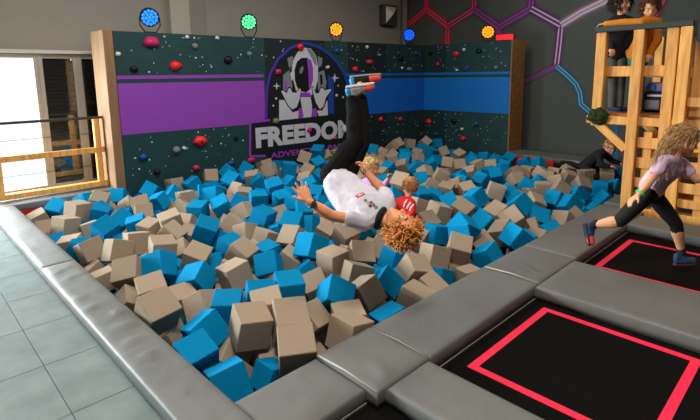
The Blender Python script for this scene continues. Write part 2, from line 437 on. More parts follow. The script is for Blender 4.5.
for i in range(6):
    wpanel('panel', W1, N1, cuts[i] + .0015, cuts[i + 1] - .0015, CZ0, CZ1, -.018, .018, DK[i])
u2 = (px2(446, 60) - CW1).dot(U2)
wpanel('panel', W2, N2, 0.003, u2 - .0015, CZ0, CZ1, -.018, .018, DK[5])
wpanel('panel', W2, N2, u2 + .0015, L2 - .003, CZ0, CZ1, -.018, .018, mat('painted_ply_teal_lit', (32, 64, 64), 0.65, 0.1, 4, .08, 80))  # lighter copy of the teal, stronger light put into its colour
ua = u_of(263)
ub = u_of(344)
for (z0, z1) in ((.93, 1.675), (1.735, 1.785)):
    wpanel('painted_stripe', W1, N1, 0.002, ua, z0, z1, .0003, .0012, PURPLE)
    wpanel('painted_stripe', W1, N1, ub, L1, z0, z1, .0003, .0012, BLUEP)
    wpanel('painted_stripe', W2, N2, 0, L2, z0, z1, .0003, .0012, mat('blue_paint_bright', (8, 112, 194), .65, .05, 40))
# wooden end caps
q = CW0 + Vector((0, 0, 0)); 
bm = bmesh.new(); bm_box(bm, Vector((2.335, 7.33, CZ0)) - cw.location, Vector((2.468, 7.86, CZ1 + .01)) - cw.location, .006)
side = from_bm('side_panel', bm, WOODP, cw)
bm = bmesh.new(); bm_box(bm, Vector((9.17, 4.775, CZ0)) - cw.location, Vector((9.72, 4.80, CZ1 + .01)) - cw.location, .004); from_bm('side_panel', bm, CHIP, cw)
bm = bmesh.new(); bm_box(bm, Vector((9.155, 4.77, CZ0)) - cw.location, Vector((9.185, 4.80, CZ1 + .01)) - cw.location, .003); from_bm('edge_strip', bm, WOODP, cw)
# box behind the face so that the wall has depth
wpanel('top_board', W1, N1, 0.0, L1 + .3, CZ1 - .02, CZ1, -.45, .43, TEALD)
wpanel('top_board', W2, N2, 0.0, L2, CZ1 - .02, CZ1, -.5, .48, TEALD)
# scattered painted stars
rs = random.Random(4)
bm = bmesh.new()
def star(F, u, z, s, o=.002):
    k = 6; c = bm.verts.new(F(u, z, o) - cw.location); a0 = rs.random() * 6
    v = [bm.verts.new(F(u + s * math.cos(a0 + 6.2832 * i / k) * rs.uniform(.6, 1.1), z + s * math.sin(a0 + 6.2832 * i / k) * rs.uniform(.5, 1), o) - cw.location) for i in range(k)]
    for i in range(k): bm.faces.new((c, v[i], v[(i + 1) % k]))
for i in range(250):
    u = rs.uniform(.1, L1 - .05); z = rs.choice([rs.uniform(.25, .90), rs.uniform(1.82, 2.38)])
    if ua - .1 < u < ub + .1 and z < 1.5: continue
    star(W1, u, z, rs.choice([.007, .010, .012, .018]))
for i in range(80):
    star(W2, rs.uniform(.05, L2 - .05), rs.choice([rs.uniform(.25, .90), rs.uniform(1.82, 2.38)]), rs.choice([.008, .012, .015]))
st = from_bm('painted_stars', bm, mat('star_paint', (190, 206, 200), .7), cw); st['kind'] = 'stuff'

HC = {'m': ('magenta', (190, 36, 96)), 'r': ('red', (235, 40, 52)), 'k': ('black', (14, 14, 16)), 'g': ('grey', (110, 122, 120)), 'w': ('white', (205, 210, 206)), 'b': ('blue', (10, 78, 140)), 't': ('tan', (120, 110, 90)), 'p': ('pink', (200, 40, 70))}
def hold(x, y, s, c, wall=1, ax=1.0):
    F = px1 if wall == 1 else px2; N = N1 if wall == 1 else N2; U = U1 if wall == 1 else U2
    P = F(x, y); d = (P - CAM).dot(FWD); r = s * d / FPX / 2
    bm = bmesh.new(); bmesh.ops.create_icosphere(bm, subdivisions=2, radius=1.0)
    sd = x * 1.7 + y
    for v in bm.verts:
        k = 1 + .35 * noise.noise(v.co * 1.6 + Vector((sd, 0, 0)))
        a = v.co * k
        out = max(-0.05, a.y * .75 + .1)
        v.co = U * (a.x * r * ax) + Vector((0, 0, 1)) * (a.z * r * .85) + N * (out * r)
    o = from_bm('climbing_hold', bm, mat('hold_' + HC[c][0], HC[c][1], .5, .08, 30), cw, True)
    o.location = P - cw.location
    o['label'] = HC[c][0] + ' climbing hold'
    if c in 'rmp' and s > 6:
        b2 = bmesh.new(); bmesh.ops.create_cone(b2, cap_ends=True, segments=8, radius1=r * .16, radius2=r * .16, depth=r * .2)
        rot_ = Vector((0, 0, 1)).rotation_difference(N).to_matrix().to_4x4(); rot_.translation = N * (r * .82)
        bmesh.ops.transform(b2, matrix=rot_, verts=b2.verts)
        from_bm('bolt', b2, BLACK, o)
for h in [(151, 42, 13, 'm', 1, 1.3), (175, 66, 11, 'r', 1, 1.1), (134, 69, 8, 'k', 1, 1), (195, 46, 7, 'g', 1, 1), (118, 54, 5.5, 'w', 1, 1), (187, 37, 4.5, 'w', 1, 1), (217, 38, 4.5, 'w', 1, 1),
          (228, 60, 9, 'k', 1, 1), (249, 54, 6, 'g', 1, 1), (200, 141, 12, 'r', 1, 1.15), (176, 150, 8, 'g', 1, 1.1), (184, 148, 4.5, 'w', 1, 1), (143, 157, 8, 'b', 1, 1.1), (157, 172, 7, 'k', 1, 1),
          (196, 168, 7, 'm', 1, 1.1), (231, 163, 6.5, 'b', 1, 1.1), (300, 47, 8, 'r', 1, 1), (278, 72, 7.5, 'm', 1, .9), (336.5, 51, 6, 'b', 1, 1), (355, 69, 6.5, 'r', 1, 1.1), (369.5, 62, 5.5, 'p', 1, 1.5),
          (309, 130, 6, 'm', 1, 1), (275.5, 121, 8, 't', 1, 1), (251, 160, 7, 'm', 1, 1.3), (236, 138, 5, 'k', 1, 1), (335, 138, 4, 'p', 1, 1), (367, 47, 4, 'w', 1, 1), (379, 55, 4, 'g', 1, 1.2),
          (380.5, 119, 5.5, 'r', 1, 1), (400, 119, 5, 'p', 1, 1), (400, 58, 7, 'k', 1, 1), (409, 69, 5, 'g', 1, 1.4), (402, 68, 3.5, 'w', 1, 1), (416, 53, 5, 'b', 1, 1), (328, 67, 3.5, 'w', 1, 1),
          (429, 121.5, 6, 'r', 2, 1), (431, 53, 5, 'k', 2, 1), (438, 64, 5.5, 'm', 2, .8), (456, 54, 6.5, 'r', 2, 1.1), (464, 49.5, 4, 'w', 2, 1), (479, 51, 6, 'k', 2, 1), (466, 69, 4.5, 'b', 2, 1.1),
          (457, 70, 3.5, 'w', 2, 1), (496, 67.5, 5, 'g', 2, .8), (454, 121, 5.5, 'k', 2, 1.2), (476, 124, 6, 'b', 2, 1), (462, 129, 4, 'w', 2, 1), (463.5, 138.5, 6, 'r', 2, 1), (436, 134, 5, 'b', 2, 1), (446, 126, 3.5, 'b', 2, 1)]:
    hold(*h)

# logo painted on the panels
def lp(pts, m_, o, name='logo_paint', ox=240., oy=40., s=5.):
    q = [px1(ox + x / s, oy + y / s, o) for x, y in pts]
    return poly(name, q, m_, cw)
LB = mat('logo_black', (12, 20, 24), .7); LW = mat('logo_white', (188, 188, 196), .7); LG = mat('logo_grey', (112, 122, 130), .7); LP = mat('logo_purple', (146, 56, 180), .7); LU = mat('logo_blue', (22, 60, 148), .7)
LK = mat('logo_ink', (8, 9, 12), .7)
arch = [(130, 420), (130, 330), (135, 240), (150, 170), (190, 95), (250, 40), (320, 14), (390, 32), (440, 65), (490, 115), (520, 165), (538, 215), (545, 330), (545, 420)]
lp(arch, LB, .0020, 'logo_background')
def lstrip(pts, w, m_, o, ox=240., oy=40., s=5.):
    P = [Vector((ox + x / s, oy + y / s, 0)) for x, y in pts]; bm = bmesh.new(); a, b = [], []
    for i, p in enumerate(P):
        t = (P[min(i + 1, len(P) - 1)] - P[max(i - 1, 0)]).normalized(); n = Vector((-t.y, t.x, 0)) * w / 2
        a.append(bm.verts.new(px1(p.x + n.x, p.y + n.y, o) - cw.location)); b.append(bm.verts.new(px1(p.x - n.x, p.y - n.y, o) - cw.location))
    for i in range(len(P) - 1): bm.faces.new((a[i], a[i + 1], b[i + 1], b[i]))
    return from_bm('logo_line', bm, m_, cw)
lstrip(arch[:7], 2.6, mat('logo_violet', (70, 44, 160), .7), .0028); lstrip(arch[6:], 2.6, LU, .0028)
lp([(440, 175), (466, 190), (470, 370), (442, 365)], LU, .003)
lp([(215, 175), (245, 150), (262, 230), (255, 262), (215, 250)], LG, .003); lp([(222, 205), (232, 200), (236, 250), (224, 248)], LP, .0034)
lp([(386, 165), (420, 150), (432, 210), (425, 255), (390, 250)], LG, .003); lp([(398, 175), (410, 170), (414, 220), (402, 228)], LK, .0034)
lp([(236, 92), (262, 78), (270, 120), (245, 140)], LG, .003); lp([(388, 80), (412, 92), (408, 128), (392, 138)], LG, .003)
lp([(266, 200), (258, 140), (270, 90), (292, 55), (322, 38), (355, 44), (378, 75), (390, 130), (388, 200), (372, 262), (345, 282), (308, 282), (282, 262)], LW, .0036, 'logo_helmet')
lp([(330, 42), (355, 46), (376, 76), (386, 130), (372, 120), (352, 80)], LG, .0040)
lp([(274, 200), (272, 150), (284, 108), (306, 90), (332, 88), (354, 100), (364, 140), (364, 200), (352, 245), (330, 262), (304, 256), (284, 235)], LK, .0042, 'logo_visor')
lp([(334, 92), (352, 98), (362, 140), (362, 200), (352, 242), (344, 250), (342, 170)], LP, .0046); lp([(296, 165), (300, 140), (314, 130), (318, 142), (308, 168)], LG, .0046)
lp([(250, 168), (262, 150), (268, 190), (258, 206)], LW, .0044)
lp([(308, 262), (345, 262), (362, 282), (300, 282)], LP, .0048)
lp([(195, 300), (228, 300), (262, 362), (292, 350), (292, 392), (280, 405), (195, 405)], LW, .0040); lp([(300, 285), (352, 285), (360, 330), (356, 402), (312, 402), (308, 330)], LW, .0040)
lp([(384, 352), (412, 352), (436, 300), (440, 400), (400, 402)], LW, .0040)
lp([(290, 345), (310, 338), (318, 385), (296, 395)], LP, .0044); lp([(358, 345), (380, 340), (386, 380), (362, 392)], LP, .0044)
lp([(232, 318), (262, 362), (292, 352), (290, 340), (262, 350), (240, 318)], LK, .0052)
lp([(200, 252), (215, 248), (232, 262), (240, 234), (254, 236), (262, 256), (280, 258), (298, 236), (308, 242), (302, 295), (288, 340), (262, 354), (236, 330), (216, 288), (204, 268)], LK, .0048)
lp([(204, 256), (216, 252), (232, 267), (244, 240), (252, 242), (260, 262), (280, 264), (298, 242), (304, 248), (298, 293), (284, 334), (262, 347), (240, 326), (220, 286)], LW, .0054, 'logo_hand')
lp([(356, 234), (366, 230), (378, 262), (392, 260), (402, 232), (416, 236), (424, 246), (452, 238), (462, 248), (432, 290), (424, 334), (398, 354), (374, 318), (362, 268)], LK, .0048)
lp([(360, 238), (366, 236), (378, 268), (394, 265), (404, 238), (414, 242), (424, 252), (452, 244), (456, 250), (428, 288), (418, 330), (398, 346), (378, 312), (366, 266)], LW, .0054, 'logo_hand')
for (sx, sy, r) in ((183, 230, 20), (473, 190, 24)):
    lp([(sx, sy - r), (sx + r * .2, sy - r * .2), (sx + r, sy), (sx + r * .2, sy + r * .2), (sx, sy + r), (sx - r * .2, sy + r * .2), (sx - r, sy), (sx - r * .2, sy - r * .2)], LW, .0030, 'logo_star')
for (sx, sy, r) in ((434, 136, 7), (483, 276, 7), (515, 286, 5), (180, 292, 6), (166, 328, 5), (490, 228, 4)):
    lp([(sx + r * math.cos(k * .785), sy + r * math.sin(k * .785)) for k in range(8)], LW, .0030, 'logo_star')
# name band
tb = [(50, 112), (560, 30), (560, 200), (130, 290), (50, 282)]
lp([(56, 118), (560, 62), (560, 205), (140, 298), (130, 268), (56, 275)], LB, .0058, 'logo_background', 240, 100)
for a, b in (((50, 110), (50, 282)), ((48, 280), (126, 280)), ((48, 112), (150, 100))):
    lstrip([a, b], 2.0, LP, .0066, 240, 100)
def text(body, m_, x0, yb0, x1, hgt, o, spacing=1.0, bold=.02):
    """painted lettering: left baseline pixel, right end pixel, height in metres on the wall"""
    P0 = px1(x0, yb0); u0 = (P0 - CW0).dot(U1); z0 = P0.z; u1 = (px1(x1, yb0 - 10) - CW0).dot(U1)
    cu = bpy.data.curves.new('lettering', 'FONT'); cu.body = body; cu.size = 1.0; cu.offset = bold; cu.space_character = spacing; cu.resolution_u = 3
    tmp = bpy.data.objects.new('lettering', cu); COL.objects.link(tmp)
    dg = bpy.context.evaluated_depsgraph_get(); me = bpy.data.meshes.new_from_object(tmp.evaluated_get(dg))
    bpy.data.objects.remove(tmp); bpy.data.curves.remove(cu)
    xs_ = [v.co.x for v in me.vertices]; ys_ = [v.co.y for v in me.vertices]
    ax, bx, ay, by = min(xs_), max(xs_), min(ys_), max(ys_)
    for v in me.vertices:
        v.co = W1(u0 + (v.co.x - ax) / (bx - ax) * (u1 - u0), z0 + (v.co.y - ay) / (by - ay) * hgt, o) - cw.location
    me.name = 'logo_lettering'
    ob = link('logo_lettering', me, m_, cw); return ob
lh = px1(256, 128).z - px1(256, 149).z
text('FREEDOM', LW, 256, 148.6, 352, lh * 1.0, .0072, 1.03, .055)
lh2 = px1(272, 153).z - px1(272, 158.3).z
text('ADVENTURE PARK', LP, 270.5, 158.6, 348, lh2 * 1.1, .0072, 1.05, .03)

# ---------------------------------------------------------------- lamps on the wall top
def spot(x, y, rgb, label, wall=1, r=.138, tilt=.45):
    base = (px1(x, y) if wall == 1 else px2(x, y)); N = N1 if wall == 1 else N2; U = U1 if wall == 1 else U2
    base = Vector((base.x, base.y, CZ1)) - N * .06
    P = Vector((base.x, base.y, at_plane(x, y, base, N).z))
    e = empty('stage_spotlight', base); tag(e, label, 'stage light', 'round stage lights on top of the climbing wall')
    d = (CAM + Vector((2.0, 1.5, -.6)) - P).normalized(); d = (d + Vector((0, 0, -.1))).normalized()
    q = Vector((0, 0, 1)).rotation_difference(d).to_matrix().to_4x4()
    def place(bm): 
        mm = q.copy(); mm.translation = P - base; bmesh.ops.transform(bm, matrix=mm, verts=bm.verts)
    bm = bmesh.new()
    prof = [(-.16, r * .45), (-.13, r * .75), (-.06, r * .95), (.0, r), (.02, r), (.02, r * .9), (.004, r * .9)]
    rings = []
    for (z, rr) in prof: rings.append([bm.verts.new((rr * math.cos(k * 6.2832 / 20), rr * math.sin(k * 6.2832 / 20), z)) for k in range(20)])
    for i in range(len(prof) - 1):
        for k in range(20): bm.faces.new((rings[i][k], rings[i][(k + 1) % 20], rings[i + 1][(k + 1) % 20], rings[i + 1][k]))
    bm.faces.new(rings[0][::-1]); bm.faces.new(rings[-1]); place(bm); body = from_bm('housing', bm, BLACK, e)
    em = mat('led_%d_%d_%d' % rgb, rgb, .4, emit=1.2)
    for k in range(19):
        rr, a = (0, 0) if k == 0 else ((r * .37, k * 1.0472) if k < 7 else (r * .71, k * .5236))
        b2 = bmesh.new(); bmesh.ops.create_cone(b2, cap_ends=True, segments=10, radius1=r * .17, radius2=r * .165, depth=.02)
        bmesh.ops.translate(b2, vec=(rr * math.cos(a), rr * math.sin(a), .012), verts=b2.verts); place(b2)
        from_bm('led', b2, em, e)
    off = (P - base)
    pts = [U * -r * 1.05 + off, U * -r * 1.08 + off * .5, U * -r * .6 + Vector((0, 0, .01)), U * r * .6 + Vector((0, 0, .01)), U * r * 1.08 + off * .5, U * r * 1.05 + off]
    tube('yoke', [p + base for p in pts], .010, BLACK, e, 6)
spot(151, 17.5, (40, 130, 255), 'blue-lit round stage light at the left end of the climbing wall')
spot(250.5, 22, (90, 230, 150), 'green-lit round stage light above the climbing wall')
spot(338, 29.5, (255, 160, 40), 'orange-lit round stage light above the astronaut logo')
spot(411, 35, (20, 90, 255), 'small blue-lit stage light near the corner of the climbing wall', 1, .14)
spot(486.5, 32, (255, 160, 40), 'orange-lit stage light beside the red lit box', 2, .14)
rb = empty('red_sign', (9.24, 4.98, CZ1)); tag(rb, 'small red lit box on the right end of the climbing wall', 'sign')
bm = bmesh.new(); bm_box(bm, (-.03, -.20, .0), (.03, .20, .12), .01); from_bm('housing', bm, BLACK, rb)
bm = bmesh.new(); bm_box(bm, (-.036, -.185, .012), (-.029, .185, .108), .004); from_bm('lit_face', bm, mat('red_glow', (255, 20, 30), .4, emit=1.6), rb)

# wall light box
wl = empty('wall_light', (9.29, 8.25, 3.2)); tag(wl, 'square white wall light with a slanted reflector high on the far wall', 'wall light')
bm = bmesh.new(); bm_box(bm, (-.26, -.16, -.24), (.26, 0, .24), .01); from_bm('housing', bm, mat('housing_grey', (70, 72, 70), .6), wl)
bm = bmesh.new()
v = [bm.verts.new(c) for c in ((-.18, -.162, -.20), (.22, -.162, .20), (-.18, -.162, .20), (-.05, -.30, .02))]
bm.faces.new((v[0], v[1], v[2])); bm.faces.new((v[0], v[3], v[1])); bm.faces.new((v[1], v[3], v[2])); bm.faces.new((v[2], v[3], v[0]))
from_bm('reflector', bm, mat('reflector_white', (230, 220, 200), .4), wl)
bm = bmesh.new(); bm_box(bm, (-.25, -.175, .20), (.25, -.16, .24), .003); from_bm('bezel', bm, mat('housing_grey', (70, 72, 70), .6), wl)

# ---------------------------------------------------------------- mural lines on the right wall
def mural_mat(rgb, core):
    key = 'mural_%d_%d_%d_%d' % (rgb + core[:1])
    if key in MATS: return MATS[key]
    mt = bpy.data.materials.new(key); mt.use_nodes = True; nt = mt.node_tree; b = nt.nodes['Principled BSDF']; b.inputs['Roughness'].default_value = .85; b.inputs['Specular IOR Level'].default_value = .2
    uv = nt.nodes.new('ShaderNodeUVMap'); sp = nt.nodes.new('ShaderNodeSeparateXYZ'); nt.links.new(uv.outputs[0], sp.inputs[0])
    cr = nt.nodes.new('ShaderNodeValToRGB'); e = cr.color_ramp.elements; c, k = srgb(*rgb), srgb(*core)
    e[0].position = .0; e[0].color = c; e[1].position = 1.0; e[1].color = c
    for ps, cc in ((.32, c), (.38, k), (.44, c), (.56, c), (.62, k), (.68, c)): n = e.new(ps); n.color = cc
    ar = nt.nodes.new('ShaderNodeValToRGB'); f = ar.color_ramp.elements
    f[0].position = 0; f[0].color = (0, 0, 0, 1); f[1].position = 1; f[1].color = (0, 0, 0, 1)
    for ps, v in ((.18, .18), (.33, .9), (.67, .9), (.82, .18)): n = f.new(ps); n.color = (v, v, v, 1)
    nt.links.new(sp.outputs[0], cr.inputs[0]); nt.links.new(sp.outputs[0], ar.inputs[0]); nt.links.new(cr.outputs[0], b.inputs['Base Color']); nt.links.new(ar.outputs[0], b.inputs['Alpha'])
    MATS[key] = mt; return mt
def mural(pts, rgb, core, label, w=8.0, cw_=0, fog=None):
    P = [at_x(x, y, RX1) for x, y in pts]; o = .003 + .0004 * len(bpy.data.objects) % .003
    bm = bmesh.new(); uvl = bm.loops.layers.uv.new('UVMap'); a, b = [], []
    for i, p in enumerate(P):
        t0 = (p - P[i - 1]).normalized() if i > 0 else (P[1] - p).normalized(); t1 = (P[i + 1] - p).normalized() if i < len(P) - 1 else t0
        t = (t0 + t1).normalized(); n = Vector((0, -t.z, t.y)); wid = w * 1.9 * 10 / FPX / 2 / max(.5, t.dot(t1))
        a.append(bm.verts.new(p + n * wid + Vector((-o, 0, 0)))); b.append(bm.verts.new(p - n * wid + Vector((-o, 0, 0))))
    for i in range(len(P) - 1):
        f = bm.faces.new((a[i], a[i + 1], b[i + 1], b[i]))
        for lp_, u in zip(f.loops, (0, 0, 1, 1)): lp_[uvl].uv = (u, .5)
    me = bpy.data.meshes.new('mural_line'); bm.to_mesh(me); bm.free()
    tag(link('mural_line', me, mural_mat(rgb, core)), label, 'mural', 'neon hexagon lines painted on the grey wall')
RED_, REDc = (212, 42, 66), (250, 116, 130); PUR, PURc = (116, 52, 120), (176, 104, 176); WHI, WHIc = (180, 150, 178), (244, 234, 244); BLU, BLUc = (30, 110, 150), (150, 216, 238)
mural([(427, -30), (426.5, 9.5), (405, 27), (402, 36), (401, 60)], RED_, REDc, 'red neon-style mural line bending down by the corner pipe')
mural([(426.5, 9.5), (448, 26), (446, 60)], RED_, REDc, 'red mural line forking down behind the climbing wall')
mural([(448, 26), (474, 9.5), (476, -30)], (160, 44, 80), (226, 130, 150), 'red to pink mural line rising above the orange stage light')
mural([(474, 9.5), (499, 27), (499, 60)], PUR, PURc, 'purple mural line dropping behind the red lit box')
mural([(499, 27), (531, 8.5), (533, -30)], PUR, PURc, 'purple mural line above the wooden end of the climbing wall')
mural([(531, 8.5), (561, 25)], PUR, WHIc, 'purple and white mural line meeting the white branch')
mural([(561, 25), (582, 12), (603, 2), (640, -20), (700, -55)], WHI, WHIc, 'whitish mural line running up toward the wooden tower', 7.5, 3)
mural([(561, 25), (559, 45), (556.5, 66)], PUR, WHIc, 'pale mural line dropping on the right side of the hexagon', 7.5, 2.6)
mural([(556.5, 66), (528, 80), (505, 90)], PUR, PURc, 'magenta mural line running down toward the climbing wall end', 5, 1.8)
mural([(556.5, 66), (567, 75), (576, 84), (580, 93), (581, 104), (590, 112)], BLU, BLUc, 'light blue lightning mural line left of the tower', 6, 2)
mural([(616, 112), (616, 175)], BLU, (50, 140, 180), 'vertical blue mural line behind the kneeling boy', 4, 2)
mural([(672, -20), (655, 14), (640, 30)], (140, 50, 80), (200, 110, 140), 'pink mural line behind the child in orange')

